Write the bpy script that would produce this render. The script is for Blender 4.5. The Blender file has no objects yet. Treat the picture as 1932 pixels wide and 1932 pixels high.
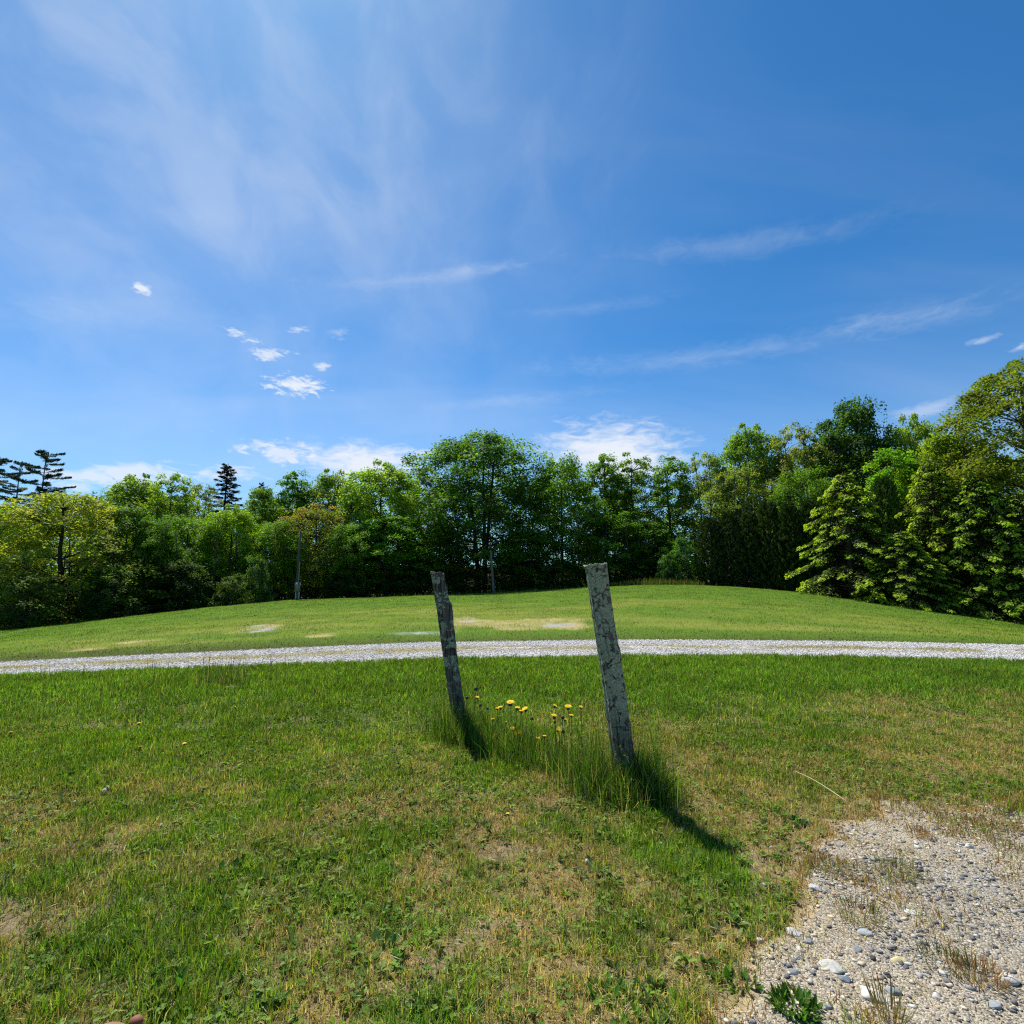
import bpy, math, random
import numpy as np
from mathutils import Vector

# ------------------------------------------------------------------ basics
S = bpy.context.scene
COL = S.collection
CAMZ = 1.45
PITCH = math.atan(134 / 1000)
CP, SP = math.cos(PITCH), math.sin(PITCH)
SUN_EL, SUN_AZ = math.radians(57.5), math.radians(-31.5)     # azimuth measured from +Y towards +X


def tag(o, label=None, cat=None, group=None, kind=None):
    if label: o['label'] = label
    if cat: o['category'] = cat
    if group: o['group'] = group
    if kind: o['kind'] = kind
    return o


def ray(px, py):
    """direction through a place in the photograph (1932 px wide copy)"""
    cx, cy = (px - 966) / 1000, (py - 966) / 1000
    return np.array([cx, CP + cy * SP, SP - cy * CP])


def hsh(ix, iy, seed):
    h = (ix.astype(np.int64) * 374761393 + iy.astype(np.int64) * 668265263 + seed * 1442695041) & 0x7fffffff
    h = ((h ^ (h >> 13)) * 1274126177) & 0x7fffffff
    h = (h ^ (h >> 16)) & 0xffff
    return h / 65535.0


def vn(x, y, seed=0):
    x = np.asarray(x, float); y = np.asarray(y, float)
    ix, iy = np.floor(x), np.floor(y)
    fx, fy = x - ix, y - iy
    fx = fx * fx * (3 - 2 * fx); fy = fy * fy * (3 - 2 * fy)
    a, b = hsh(ix, iy, seed), hsh(ix + 1, iy, seed)
    c, d = hsh(ix, iy + 1, seed), hsh(ix + 1, iy + 1, seed)
    return (a * (1 - fx) + b * fx) * (1 - fy) + (c * (1 - fx) + d * fx) * fy


def fbm(x, y, seed=0, o=4):
    s, a, t = 0, .5, 0
    for k in range(o):
        s = s + a * vn(x * 2 ** k + 17 * k, y * 2 ** k - 9 * k, seed + k); t += a; a *= .55
    return s / t


def sst(a, b, x):
    t = np.clip((x - a) / (b - a), 0, 1)
    return t * t * (3 - 2 * t)


# ------------------------------------------------------------------ terrain
def line(pts):
    r = []
    for X, Y, dist in pts:
        d = ray(X, Y); t = dist / d[1]
        r.append((d[0] * t / dist, dist, CAMZ + d[2] * t))
    return np.array(sorted(r))


L1 = line([(0, 1278, 9.3), (400, 1262, 9.9), (800, 1247, 10.4), (966, 1243, 10.5), (1200, 1240, 10.6),
           (1600, 1241, 10.6), (1932, 1250, 10.6)])
L2 = line([(0, 1250, 12.3), (400, 1230, 13.0), (800, 1212, 13.7), (1200, 1207, 13.9), (1600, 1210, 13.9),
           (1932, 1217, 13.8)])
L3 = line([(0, 1192, 30), (130, 1178, 33), (250, 1163, 36), (400, 1146, 39), (540, 1133, 42), (700, 1127, 44),
           (900, 1120, 45), (1100, 1109, 45), (1200, 1103.5, 45), (1300, 1103, 44), (1400, 1108, 42),
           (1520, 1119, 38), (1700, 1146, 33), (1932, 1181, 29)])


def ctl(x, y):
    u = np.clip(x / np.maximum(y, .5), -1.15, 1.15)
    f = lambda L, k: np.interp(u, L[:, 0], L[:, k])
    return f(L1, 1), f(L1, 2), f(L2, 1), f(L2, 2), f(L3, 1), f(L3, 2)


def H(x, y):
    x = np.asarray(x, float); y = np.asarray(y, float)
    y1, z1, y2, z2, y3, z3 = ctl(x, y)
    e = 6.0
    s = lambda a, b: np.clip((y - a) / (b - a), 0, 1)
    z = z1 * sst(e, y1, y) + (z2 - z1) * s(y1, y2)
    q = s(y2, y3)
    z = z + (z3 - z2) * q + .10 * np.sin(q * math.pi) * np.clip((y3 - y2) / 30, 0, 1) * .6
    z = z - 1.9 * sst(y3 + .3, y3 + 13, y) + 6.5 * sst(y3 + 26, y3 + 75, y)
    z = z + .03 * (fbm(x * .9, y * .9, 5, 2) - .5) * sst(13.8, 20, y) + .035 * (fbm(x * 1.3, y * 1.3, 7, 3) - .5) * (1 - sst(8, 10, y))
    return z


def at(px, py):
    d = ray(px, py)
    t = np.arange(1.2, 90, .02)
    P = d[None] * t[:, None]
    z = CAMZ + P[:, 2]
    k = np.argmax(z < H(P[:, 0], P[:, 1]))
    if k == 0: k = len(t) - 1
    return P[k, 0], P[k, 1]


# gravel lot outline at lower right
lot_px = [(1990, 1500), (1922, 1511), (1862, 1530), (1800, 1535), (1740, 1520), (1667, 1513), (1650, 1535), (1606, 1556),
          (1600, 1580), (1545, 1600), (1510, 1618), (1494, 1650), (1520, 1690), (1531, 1715), (1500, 1740),
          (1471, 1772), (1440, 1790), (1428, 1815), (1425, 1850), (1405, 1892), (1370, 1932), (1250, 2060)]
lot = [at(*p) for p in lot_px]
lot = np.array(lot + [(1.2, .4), (2.5, -3), (14, -3), (14, 5.0)])


def sdf(x, y, poly):
    """signed distance, positive inside"""
    x = np.asarray(x, float); y = np.asarray(y, float)
    d = np.full(x.shape, 1e9); ins = np.zeros(x.shape, bool)
    n = len(poly)
    for i in range(n):
        ax, ay = poly[i]; bx, by = poly[(i + 1) % n]
        ex, ey = bx - ax, by - ay
        t = np.clip(((x - ax) * ex + (y - ay) * ey) / (ex * ex + ey * ey), 0, 1)
        d = np.minimum(d, np.hypot(x - ax - t * ex, y - ay - t * ey))
        c = ((ay > y) != (by > y)) & (x < (bx - ax) * (y - ay) / ((by - ay) if by != ay else 1e-9) + ax)
        ins ^= c
    return np.where(ins, d, -d)


def lotd(x, y):
    return sdf(x, y, lot) + .22 * (fbm(x * 3.1, y * 3.1, 91, 3) - .5)


def roadd(x, y):
    """distance inside the gravel track (positive on it), ragged"""
    y1, _, y2, _, _, _ = ctl(x, y)
    n = .22 * (fbm(x * .8, y * .8, 31, 3) - .5) + .12 * (vn(x * 5, y * 5, 33) - .5)
    return np.minimum(y - y1, y2 - y) + n


# far lawn marks (real bare patches): centre px, half sizes px, strength
def ell(px, py, rx, ry):
    x, y = at(px, py); xa, _ = at(px + rx, py); _, ya = at(px, py - ry); _, yb = at(px, py + ry)
    return x, y, abs(xa - x), max(.15, (ya - yb) / 2)


TAN = [ell(970, 1176, 120, 8), ell(1080, 1180, 40, 6), ell(490, 1184, 26, 6), ell(880, 1170, 40, 5), ell(250, 1212, 26, 3), ell(170, 1226, 24, 3), ell(600, 1200, 20, 3)]
GREY = [ell(490, 1190, 18, 4), ell(815, 1193, 52, 3), ell(1050, 1181, 28, 3), ell(880, 1172, 20, 3), ell(485, 1181, 10, 2)]
YEL = [ell(1350, 1180, 260, 14), ell(700, 1176, 240, 18), ell(1250, 1135, 200, 9), ell(300, 1200, 240, 16), ell(1800, 1190, 120, 10),
       ell(900, 1150, 250, 9), ell(150, 1222, 150, 9), ell(1550, 1150, 120, 7)]


def patch(L, x, y, seed):
    m = np.zeros(np.shape(x))
    for i, (cx, cy, rx, ry) in enumerate(L):
        r = np.hypot((x - cx) / rx, (y - cy) / ry)
        n = fbm(x * 1.1 + i, y * 1.1, seed, 5) - .5
        m = np.maximum(m, 1 - sst(.45, 1.35, r + n * 2.2))
    return m


def dryness(x, y):
    """0 = lush, 1 = straw"""
    n1 = fbm(x * 1.1, y * 1.1, 41, 4); n2 = fbm(x * 4.5, y * 4.5, 43, 3)
    near = 1 - sst(3.6, 6.6, y + .35 * x * -1)
    d = .05 + .38 * near + 1.5 * (n1 - .5) * (.30 + .70 * near) + 1.3 * (n2 - .5) * (.15 + near)
    right = sst(2.0, 4.5, x) * (1 - sst(6, 8.5, y)) * .22
    d = d + right + .25 * (1 - sst(.0, .6, -lotd(x, y)))
    d = d - .30 * (1 - sst(.8, 2.6, np.abs(y - 9.0)))
    far = y > 13
    y1, _, y2, _, y3, _ = ctl(x, y)
    q = (y - y2) / (y3 - y2)
    fd = .02 + .30 * sst(.02, .12, q) * (1 - sst(.25, .75, q)) + .10 * patch(YEL, x, y, 61) + .42 * patch(TAN, x, y, 63) + .9 * (fbm(x * .35, y * .8, 47, 5) - .5) * (1 - .5 * q)
    fd = fd - .35 * (1 - sst(.5, 1.5, np.abs(y - y2 - .8)))
    d = np.where(far, fd, d)
    return np.clip(d, 0, 1)


# ------------------------------------------------------------------ mesh helpers
def np_mesh(name, V, F, C=None, smooth=False, attr='Col', mats=()):
    """V (n,3); F list of (m,k) integer arrays; C (n,3) colours per vertex"""
    me = bpy.data.meshes.new(name)
    V = np.ascontiguousarray(V, np.float32)
    F = [np.asarray(f, np.int32) for f in F if len(f)]
    me.vertices.add(len(V)); me.vertices.foreach_set('co', V.ravel())
    li = np.concatenate([f.ravel() for f in F])
    tot = np.concatenate([np.full(len(f), f.shape[1], np.int32) for f in F])
    st = np.concatenate([[0], np.cumsum(tot)[:-1]]).astype(np.int32)
    me.loops.add(len(li)); me.loops.foreach_set('vertex_index', li)
    me.polygons.add(len(tot)); me.polygons.foreach_set('loop_start', st); me.polygons.foreach_set('loop_total', tot)
    if smooth: me.polygons.foreach_set('use_smooth', np.ones(len(tot), bool))
    if C is not None:
        a = me.attributes.new(attr, 'FLOAT_COLOR', 'POINT')
        c4 = np.ones((len(V), 4), np.float32); c4[:, :3] = C
        a.data.foreach_set('color', c4.ravel())
    me.update(calc_edges=True)
    for m in mats: me.materials.append(m)
    return me


def obj(name, me, parent=None, mat=None, loc=(0, 0, 0)):
    o = bpy.data.objects.new(name, me)
    if mat and me is not None: me.materials.append(mat)
    o.location = loc
    COL.objects.link(o)
    if parent is not None: o.parent = parent
    return o


class Acc:
    def __init__(s): s.V, s.F4, s.F3, s.C, s.n = [], [], [], [], 0

    def add(s, V, F4=None, F3=None, C=(1, 1, 1)):
        V = np.asarray(V, float)
        s.V.append(V)
        C = np.asarray(C, float)
        s.C.append(np.tile(C, (len(V), 1)) if C.ndim == 1 else C)
        if F4 is not None and len(F4): s.F4.append(np.asarray(F4) + s.n)
        if F3 is not None and len(F3): s.F3.append(np.asarray(F3) + s.n)
        s.n += len(V)

    def tube(s, P, R, k=6, C=(1, 1, 1), cap=True):
        P = np.asarray(P, float); R = np.broadcast_to(np.asarray(R, float), (len(P),))
        T = np.gradient(P, axis=0); T /= np.linalg.norm(T, axis=1)[:, None] + 1e-9
        up = np.array([0, 0, 1.]) if abs(T[0, 2]) < .8 else np.array([1., 0, 0])
        A = np.cross(T, up); A /= np.linalg.norm(A, axis=1)[:, None] + 1e-9
        B = np.cross(A, T)
        th = np.arange(k) / k * 2 * math.pi
        V = (P[:, None] + R[:, None, None] * (np.cos(th)[None, :, None] * A[:, None] + np.sin(th)[None, :, None] * B[:, None])).reshape(-1, 3)
        n = len(P)
        i, j = np.meshgrid(np.arange(n - 1), np.arange(k), indexing='ij')
        a = i * k + j; b = i * k + (j + 1) % k
        F = np.stack([a, b, b + k, a + k], -1).reshape(-1, 4)
        F3 = []
        if cap:
            V = np.vstack([V, P[-1]])
            F3 = [[(n - 1) * k + q, (n - 1) * k + (q + 1) % k, n * k] for q in range(k)]
        s.add(V, F, F3, C)

    def mesh(s, name, smooth=False, mats=()):
        F = []
        if s.F4: F.append(np.concatenate(s.F4))
        if s.F3: F.append(np.concatenate(s.F3))
        return np_mesh(name, np.concatenate(s.V), F, np.concatenate(s.C), smooth, mats=mats)


# ------------------------------------------------------------------ materials
def newmat(name):
    m = bpy.data.materials.new(name); m.use_nodes = True
    nt = m.node_tree; nt.nodes.clear()
    out = nt.nodes.new('ShaderNodeOutputMaterial')
    return m, nt, out


def N(nt, t, **kw):
    n = nt.nodes.new(t)
    for k, v in kw.items():
        if k.startswith('i_'):
            n.inputs[k[2:].replace('_', ' ')].default_value = v
        else: setattr(n, k, v)
    return n


def leafmat(name, trans=.4, rough=.5, spec=.35, boost=(1.25, 1.35, .7)):
    m, nt, out = newmat(name)
    L = nt.links.new
    a = N(nt, 'ShaderNodeAttribute', attribute_name='Col')
    oi = N(nt, 'ShaderNodeObjectInfo')
    mul = N(nt, 'ShaderNodeMixRGB', blend_type='MULTIPLY'); mul.inputs[0].default_value = 1
    L(a.outputs['Color'], mul.inputs[1]); L(oi.outputs['Color'], mul.inputs[2])
    p = N(nt, 'ShaderNodeBsdfPrincipled')
    p.inputs['Roughness'].default_value = rough; p.inputs['Specular IOR Level'].default_value = spec
    L(mul.outputs[0], p.inputs['Base Color'])
    t = N(nt, 'ShaderNodeBsdfTranslucent')
    m2 = N(nt, 'ShaderNodeMixRGB', blend_type='MULTIPLY'); m2.inputs[0].default_value = 1
    m2.inputs[2].default_value = (*boost, 1)
    L(mul.outputs[0], m2.inputs[1]); L(m2.outputs[0], t.inputs['Color'])
    mx = N(nt, 'ShaderNodeMixShader'); mx.inputs[0].default_value = trans
    L(p.outputs[0], mx.inputs[1]); L(t.outputs[0], mx.inputs[2]); L(mx.outputs[0], out.inputs[0])
    return m


def vcolmat(name, rough=.85, bump=0, scale=30, spec=.3, var=.0):
    m, nt, out = newmat(name); L = nt.links.new
    a = N(nt, 'ShaderNodeAttribute', attribute_name='Col')
    p = N(nt, 'ShaderNodeBsdfPrincipled'); p.inputs['Roughness'].default_value = rough
    p.inputs['Specular IOR Level'].default_value = spec
    tc = N(nt, 'ShaderNodeTexCoord')
    nz = N(nt, 'ShaderNodeTexNoise'); nz.inputs['Scale'].default_value = scale; nz.inputs['Detail'].default_value = 6
    nz.inputs['Roughness'].default_value = .7
    L(tc.outputs['Object'], nz.inputs['Vector'])
    mr = N(nt, 'ShaderNodeMapRange'); mr.inputs[1].default_value = .3; mr.inputs[2].default_value = .7
    mr.inputs[3].default_value = 1 - var; mr.inputs[4].default_value = 1 + var
    L(nz.outputs['Fac'], mr.inputs[0])
    mul = N(nt, 'ShaderNodeVectorMath', operation='SCALE')
    L(a.outputs['Color'], mul.inputs[0]); L(mr.outputs[0], mul.inputs['Scale']); L(mul.outputs[0], p.inputs['Base Color'])
    if bump:
        b = N(nt, 'ShaderNodeBump'); b.inputs['Strength'].default_value = bump; b.inputs['Distance'].default_value = .02
        L(nz.outputs['Fac'], b.inputs['Height']); L(b.outputs[0], p.inputs['Normal'])
    L(p.outputs[0], out.inputs[0])
    return m


M_GRASS = leafmat('grass_blade', .45, .5, .12, (1.3, 1.35, .5))
M_FARG = leafmat('far_grass_blade', .42, .9, .02, (1.3, 1.35, .5))
M_LEAF = leafmat('tree_leaf', .50, .6, .12, (1.25, 1.35, .4))
M_NEEDLE = leafmat('conifer_needle', .25, .6, .2, (1.1, 1.1, .7))
M_BARK = vcolmat('bark', .95, .6, 8, .1, .35)
M_SOIL = vcolmat('soil_and_thatch', 1, .8, 18, .05, .35)
M_PEB = vcolmat('pebble', .95, .2, 120, .08, .18)
M_PETAL = leafmat('petal', .3, .6, .2, (1, 1, 1))
M_PLAIN = vcolmat('plain_dull', .7, 0, 30, .4, .08)


def gravel_mat(name, scale, cols, bumpd):
    m, nt, out = newmat(name); L = nt.links.new
    tc = N(nt, 'ShaderNodeTexCoord')
    nz0 = N(nt, 'ShaderNodeTexNoise'); nz0.inputs['Scale'].default_value = scale * .7; nz0.inputs['Detail'].default_value = 2
    L(tc.outputs['Object'], nz0.inputs['Vector'])
    add = N(nt, 'ShaderNodeVectorMath', operation='MULTIPLY_ADD'); L(nz0.outputs['Color'], add.inputs[0])
    add.inputs[1].default_value = (1.2 / scale,) * 3; L(tc.outputs['Object'], add.inputs[2])
    v = N(nt, 'ShaderNodeTexVoronoi'); v.inputs['Scale'].default_value = scale; L(add.outputs[0], v.inputs['Vector'])
    sep = N(nt, 'ShaderNodeSeparateColor'); L(v.outputs['Color'], sep.inputs[0])
    r = N(nt, 'ShaderNodeValToRGB'); cr = r.color_ramp
    cr.interpolation = 'LINEAR'
    while len(cr.elements) < len(cols): cr.elements.new(.5)
    for i, (p, c) in enumerate(cols):
        cr.elements[i].position = p; cr.elements[i].color = (*c, 1)
    L(sep.outputs[0], r.inputs[0])
    a = N(nt, 'ShaderNodeAttribute', attribute_name='Col')
    mul = N(nt, 'ShaderNodeMixRGB', blend_type='MULTIPLY'); mul.inputs[0].default_value = 1
    L(r.outputs[0], mul.inputs[1]); L(a.outputs['Color'], mul.inputs[2])
    p = N(nt, 'ShaderNodeBsdfPrincipled'); p.inputs['Roughness'].default_value = .95; p.inputs['Specular IOR Level'].default_value = .15
    L(mul.outputs[0], p.inputs['Base Color'])
    inv = N(nt, 'ShaderNodeMath', operation='SUBTRACT'); inv.inputs[0].default_value = 1; L(v.outputs['Distance'], inv.inputs[1])
    b = N(nt, 'ShaderNodeBump'); b.inputs['Strength'].default_value = .9; b.inputs['Distance'].default_value = bumpd
    L(inv.outputs[0], b.inputs['Height']); L(b.outputs[0], p.inputs['Normal']); L(p.outputs[0], out.inputs[0])
    return m


M_ROAD = gravel_mat('crushed_gravel', 26, [(0, (.30, .31, .33)), (.35, (.42, .42, .43)), (.7, (.52, .52, .51)), (1, (.64, .63, .61))], .03)
M_SAND = gravel_mat('sandy_gravel', 150, [(0, (.12, .115, .10)), (.3, (.26, .225, .165)), (.7, (.37, .33, .25)), (1, (.50, .46, .37))], .006)

# ------------------------------------------------------------------ ground sheet
rng = np.random.default_rng(3)
ang = np.concatenate([np.linspace(-50, 50, 520), np.linspace(50, 310, 92)[1:-1]]) * math.pi / 180
rad = [.0]
r = .5
while r < 700:
    rad.append(r); r *= 1.0145 if r < 60 else 1.08
rad = np.array(rad)
RR, AA = np.meshgrid(rad, ang, indexing='ij')
X, Y = RR * np.sin(AA), RR * np.cos(AA)
Z = H(X, Y)
ld, rd = lotd(X, Y), roadd(X, Y)
Z = Z - .05 * sst(.02, .3, rd) - .04 * sst(.05, .3, ld)
dr = dryness(X, Y)
g1, g2 = np.array([.065, .075, .020]), np.array([.20, .155, .07])
farg = sst(13, 16, Y)[..., None]
g1 = g1 * (1 - farg) + np.array([.085, .150, .018]) * farg
g2 = g2 * (1 - farg) + np.array([.20, .21, .045]) * farg
C = g1 + (g2 - g1) * sst(.15, .75, dr)[..., None]
soil = np.array([.19, .15, .085])
nearm = (1 - sst(6, 9, Y)) * sst(.60, .70, fbm(X * 3.2, Y * 3.2, 77, 4))
C = C * (1 - nearm[..., None]) + soil * nearm[..., None]
sandf = sst(-.12, .06, ld)[..., None]
C = C * (1 - sandf) + np.array([.45, .36, .23]) * sandf
gm = (patch(GREY, X, Y, 65) * (Y > 13))[..., None]
tm = (patch(TAN, X, Y, 63) * (Y > 13))[..., None]
tm = tm * (.35 + .6 * sst(.4, .6, fbm(X * 2.5, Y * 2.5, 171, 4)))[..., None]
C = C * (1 - tm * .8) + np.array([.36, .29, .15]) * tm * .8
gm = gm * (.35 + .65 * sst(.42, .55, fbm(X * 3.5, Y * 3.5, 175, 4)))[..., None]
C = C * (1 - gm) + np.array([.30, .30, .30]) * gm
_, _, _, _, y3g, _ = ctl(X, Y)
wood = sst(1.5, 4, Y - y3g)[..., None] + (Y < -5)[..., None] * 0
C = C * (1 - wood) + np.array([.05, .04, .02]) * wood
n, m = RR.shape
i, j = np.meshgrid(np.arange(1, n - 1), np.arange(m), indexing='ij')
F4 = np.stack([i * m + j, i * m + (j + 1) % m, (i + 1) * m + (j + 1) % m, (i + 1) * m + j], -1).reshape(-1, 4)[:, ::-1]
jj = np.arange(m)
F3 = np.stack([np.zeros(m, int), m + (jj + 1) % m, m + jj], -1)[:, ::-1]
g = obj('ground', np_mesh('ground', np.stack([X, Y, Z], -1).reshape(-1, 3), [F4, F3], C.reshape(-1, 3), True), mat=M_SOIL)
tag(g, kind='structure')

# gravel track: a strip following its ragged edges
ux = np.linspace(-1.5, 1.5, 1500)
tt = np.linspace(0, 1, 26)
U, T = np.meshgrid(ux, tt, indexing='ij')
yy0 = 12.0
xs = U * yy0
ya = np.zeros_like(xs); y_ = np.full_like(xs, 12.)
for _ in range(12):
    a1, _, a2, _, _, _ = ctl(xs, y_); y_ = a1 * (1 - T) + a2 * T
e = .16 * (fbm(xs * 1.3, T * 0, 131, 4) - .5) * (T < .5) + .2 * (fbm(xs * 1.1, T * 0 + 7, 133, 4) - .5) * (T >= .5)
w = np.where(T < .5, 1 - T * 2, T * 2 - 1) ** 2
y_ = y_ + e * w
zr = H(xs, y_) + .012 - .035 * (w > .98)
mid = np.exp(-((T - .52 - .05 * (vn(xs * .7, xs * 0, 141) - .5)) / .15) ** 2)
mm = np.clip(mid * sst(.28, .46, fbm(xs * .9, y_ * 2.2, 137, 4) + .08 * (xs < 0)) * 1.2, 0, 1)[..., None]
C = np.array([.98, .94, .90]) * (.85 + .26 * fbm(xs * .7, y_ * 3, 139, 3))[..., None] * (1 - mm) + np.array([.66, .56, .30]) * mm
n, m = U.shape
i, j = np.meshgrid(np.arange(n - 1), np.arange(m - 1), indexing='ij')
F4 = np.stack([i * m + j, (i + 1) * m + j, (i + 1) * m + j + 1, i * m + j + 1], -1).reshape(-1, 4)
rd_o = obj('gravel_road', np_mesh('gravel_road', np.stack([xs, y_, zr], -1).reshape(-1, 3), [F4], C.reshape(-1, 3), True), mat=M_ROAD)
tag(rd_o, kind='structure')

# gravel lot sheet in the foreground right: grid cells inside the outline
gx, gy = np.meshgrid(np.arange(.2, 13, .05), np.arange(-3, 6, .05), indexing='ij')
ld = lotd(gx, gy)
gz = H(gx, gy) + .006 - .05 * (1 - sst(-.06, .02, ld)) + .006 * (fbm(gx * 7, gy * 7, 151, 3) - .5)
n, m = gx.shape
i, j = np.meshgrid(np.arange(n - 1), np.arange(m - 1), indexing='ij')
keep = (ld[:-1, :-1] > -.12).ravel()
F4 = np.stack([i * m + j, (i + 1) * m + j, (i + 1) * m + j + 1, i * m + j + 1], -1).reshape(-1, 4)[keep]
used = np.unique(F4); rem = np.full(n * m, -1); rem[used] = np.arange(len(used))
cc = (.88 + .25 * fbm(gx * 1.6, gy * 1.6, 153, 4))[..., None] * np.array([1., .97, .93])
gr = sst(.5, .62, fbm(gx * 1.2 + 4, gy * 1.2, 155, 3))[..., None]
cc = cc * (1 - .35 * gr) + np.array([.75, .8, .9]) * .35 * gr
lo = obj('gravel_lot', np_mesh('gravel_lot', np.stack([gx, gy, gz], -1).reshape(-1, 3)[used], [rem[F4]], cc.reshape(-1, 3)[used], True), mat=M_SAND)
tag(lo, kind='structure')


# ------------------------------------------------------------------ grass
def blades(name, x, y, h, w, col, lean=.45, seg=2, zoff=None, az=None, tipcol=None, r=None):
    r = r or np.random.default_rng(len(x))
    n = len(x)
    z = (H(x, y) if zoff is None else zoff) - .004
    a = r.uniform(0, 2 * math.pi, n) if az is None else az
    f = r.uniform(0, 2 * math.pi, n)
    le = np.abs(r.normal(0, lean, n)) * h
    dx, dy = np.cos(a), np.sin(a); sx, sy = np.cos(f) * w / 2, np.sin(f) * w / 2
    B = np.stack([x, y, z], -1)
    Sd = np.stack([sx, sy, np.zeros(n)], -1)
    D = np.stack([dx * le, dy * le, np.zeros(n)], -1)
    Up = np.zeros((n, 3)); Up[:, 2] = 1
    hh = np.sqrt(np.maximum(h * h - le * le * .8, (.25 * h) ** 2))
    if seg == 2:
        V = np.stack([B - Sd, B + Sd, B + Up * (hh * .55)[:, None] + D * .3 - Sd * .8, B + Up * (hh * .55)[:, None] + D * .3 + Sd * .8,
                      B + Up * hh[:, None] + D], 1)
        k = np.arange(n)[:, None] * 5
        F = [k + [[0, 1, 3, 2]], k + [[2, 3, 4]]]
        kk = 5
    else:
        V = np.stack([B - Sd, B + Sd, B + Up * hh[:, None] + D], 1)
        k = np.arange(n)[:, None] * 3
        F = [k + [[0, 1, 2]]]; kk = 3
    return V.reshape(-1, 3), F, np.repeat(col, kk, 0)


LUSH = np.array([[.110, .235, .018], [.165, .320, .026], [.065, .150, .014], [.230, .370, .045]])
YELG = np.array([[.27, .31, .035], [.23, .26, .035], [.31, .32, .055]])
STRAW = np.array([[.46, .36, .17], [.38, .28, .13], [.55, .45, .25], [.30, .20, .09]])
OLIVE = np.array([[.085, .12, .02], [.06, .10, .018], [.13, .16, .03]])


def grasscol(x, y, r, k=1.):
    d = dryness(x, y); n = len(x)
    c = LUSH[r.integers(0, 4, n)]
    c = np.where((r.random(n) < (.12 + .5 * d + .1 * (y < 6)))[:, None], YELG[r.integers(0, 3, n)], c)
    c = np.where((r.random(n) < .18)[:, None], OLIVE[r.integers(0, 3, n)], c)
    c = np.where((r.random(n) < np.clip(d * 1.05 - .04, 0.02, .93) * k)[:, None], STRAW[r.integers(0, 4, n)], c)
    c = c * r.uniform(.6, 1.35, (n, 1)) * (.70 + .6 * fbm(x * .8, y * .8, 49, 3))[:, None] * (.8 + .4 * vn(x * 9, y * 9, 50))[:, None]
    return c


def scatter(n, y0, y1, r, umax=1.04):
    """uniform per square metre in the wedge of ground in front"""
    y = np.sqrt(r.uniform(y0 * y0, y1 * y1, n))
    return r.uniform(-umax, umax, n) * y, y


def clumped(n, per, y0, y1, sp, r):
    cx, cy = scatter(n, y0, y1, r)
    x = np.repeat(cx, per) + r.normal(0, sp, n * per); y = np.repeat(cy, per) + r.normal(0, sp, n * per)
    th = np.repeat(r.random(n), per)
    return x, y, th


r = np.random.default_rng(11)
parts = []
# foreground lawn
x, y, th = clumped(17000, 22, 5.0, 10.9, .030, r)
xa, ya_, tha = clumped(15000, 24, 1.4, 5.4, .022, r)
x2, y2 = scatter(150000, 1.4, 5.4, r)
x3, y3_ = scatter(90000, 5.0, 10.9, r)
x = np.concatenate([x, xa, x2, x3]); y = np.concatenate([y, ya_, y2, y3_]); th = np.concatenate([th, tha, r.random(len(x2) + len(x3))])
ld = lotd(x, y)
dn = fbm(x * 3.2, y * 3.2, 77, 4)          # thin places show soil
tuftn = fbm(x * 2.6 + 8, y * 2.6, 78, 3)
keep = (r.random(len(x)) < np.where(ld > -.02, (.06 + .80 * (1 - sst(0, .9, ld))) * sst(.47, .60, tuftn) + .02 + .25 * (1 - sst(0, .25, ld)), 1 - .25 * sst(-.3, 0, ld))) & (r.random(len(x)) > .55 * sst(.60, .72, dn) * (y < 7))
keep &= roadd(x, y) < .05 + .1 * r.random(len(x))
x, y, th, ld = x[keep], y[keep], th[keep], ld[keep]
d = dryness(x, y)
h = np.where(y < 5.4, .78, 1.) * (.030 + .045 * th + .02 * r.random(len(x))) * (1 - .45 * d) * (.7 + .6 * fbm(x * 1.4, y * 1.4, 80, 3)) * np.where(y > 6, 1.15, 1)
w = (.0032 + .0024 * r.random(len(x))) * np.clip(y / 3.5, .9, 2.2)
c = grasscol(x, y, r)
red = (ld > -.05) & (r.random(len(x)) < .35)
c[red] = np.array([.28, .13, .06])
V, F, Cc = blades('g', x, y, h * 1.15, w, c, 1.25, 2, r=r)
gl = obj('lawn_grass', np_mesh('lawn_grass', V, F, Cc), mat=M_GRASS)
tag(gl, 'short patchy green and straw coloured lawn grass this side of the gravel road', 'grass', kind='stuff')

# lawn beyond the track
x, y = scatter(430000, 13.0, 50, r, 1.08)
y1, _, y2, _, y3, _ = ctl(x, y)
keep = (y > y2 - .1) & (y < y3 + 2.0) & (r.random(len(x)) < .25 + .75 * np.clip(22 / y, 0, 1)) & (roadd(x, y) < 0.03)
gp, tp = patch(GREY, x, y, 65), patch(TAN, x, y, 63)
keep &= r.random(len(x)) > np.clip(gp * 1.2 + tp * .6, 0, .97)
x, y = x[keep], y[keep]
h = (.045 + .03 * r.random(len(x))) * (.7 + .6 * fbm(x * .5, y * .5, 81, 3))
w = .010 + .010 * r.random(len(x)) * np.clip(y / 20, 1, 2.2)
c = grasscol(x, y, r, .35)
d = dryness(x, y)
k_ = (.05 + .55 * sst(.1, .4, d))[:, None]
c = c * (1 - k_) + np.array([.31, .34, .03]) * k_ * r.uniform(.7, 1.2, (len(x), 1))
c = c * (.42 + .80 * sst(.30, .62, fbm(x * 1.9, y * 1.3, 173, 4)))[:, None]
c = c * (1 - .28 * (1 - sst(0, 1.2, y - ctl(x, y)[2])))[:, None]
V, F, Cc = blades('g', x, y, h, w, c, 1.0, 1, r=r)
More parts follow.
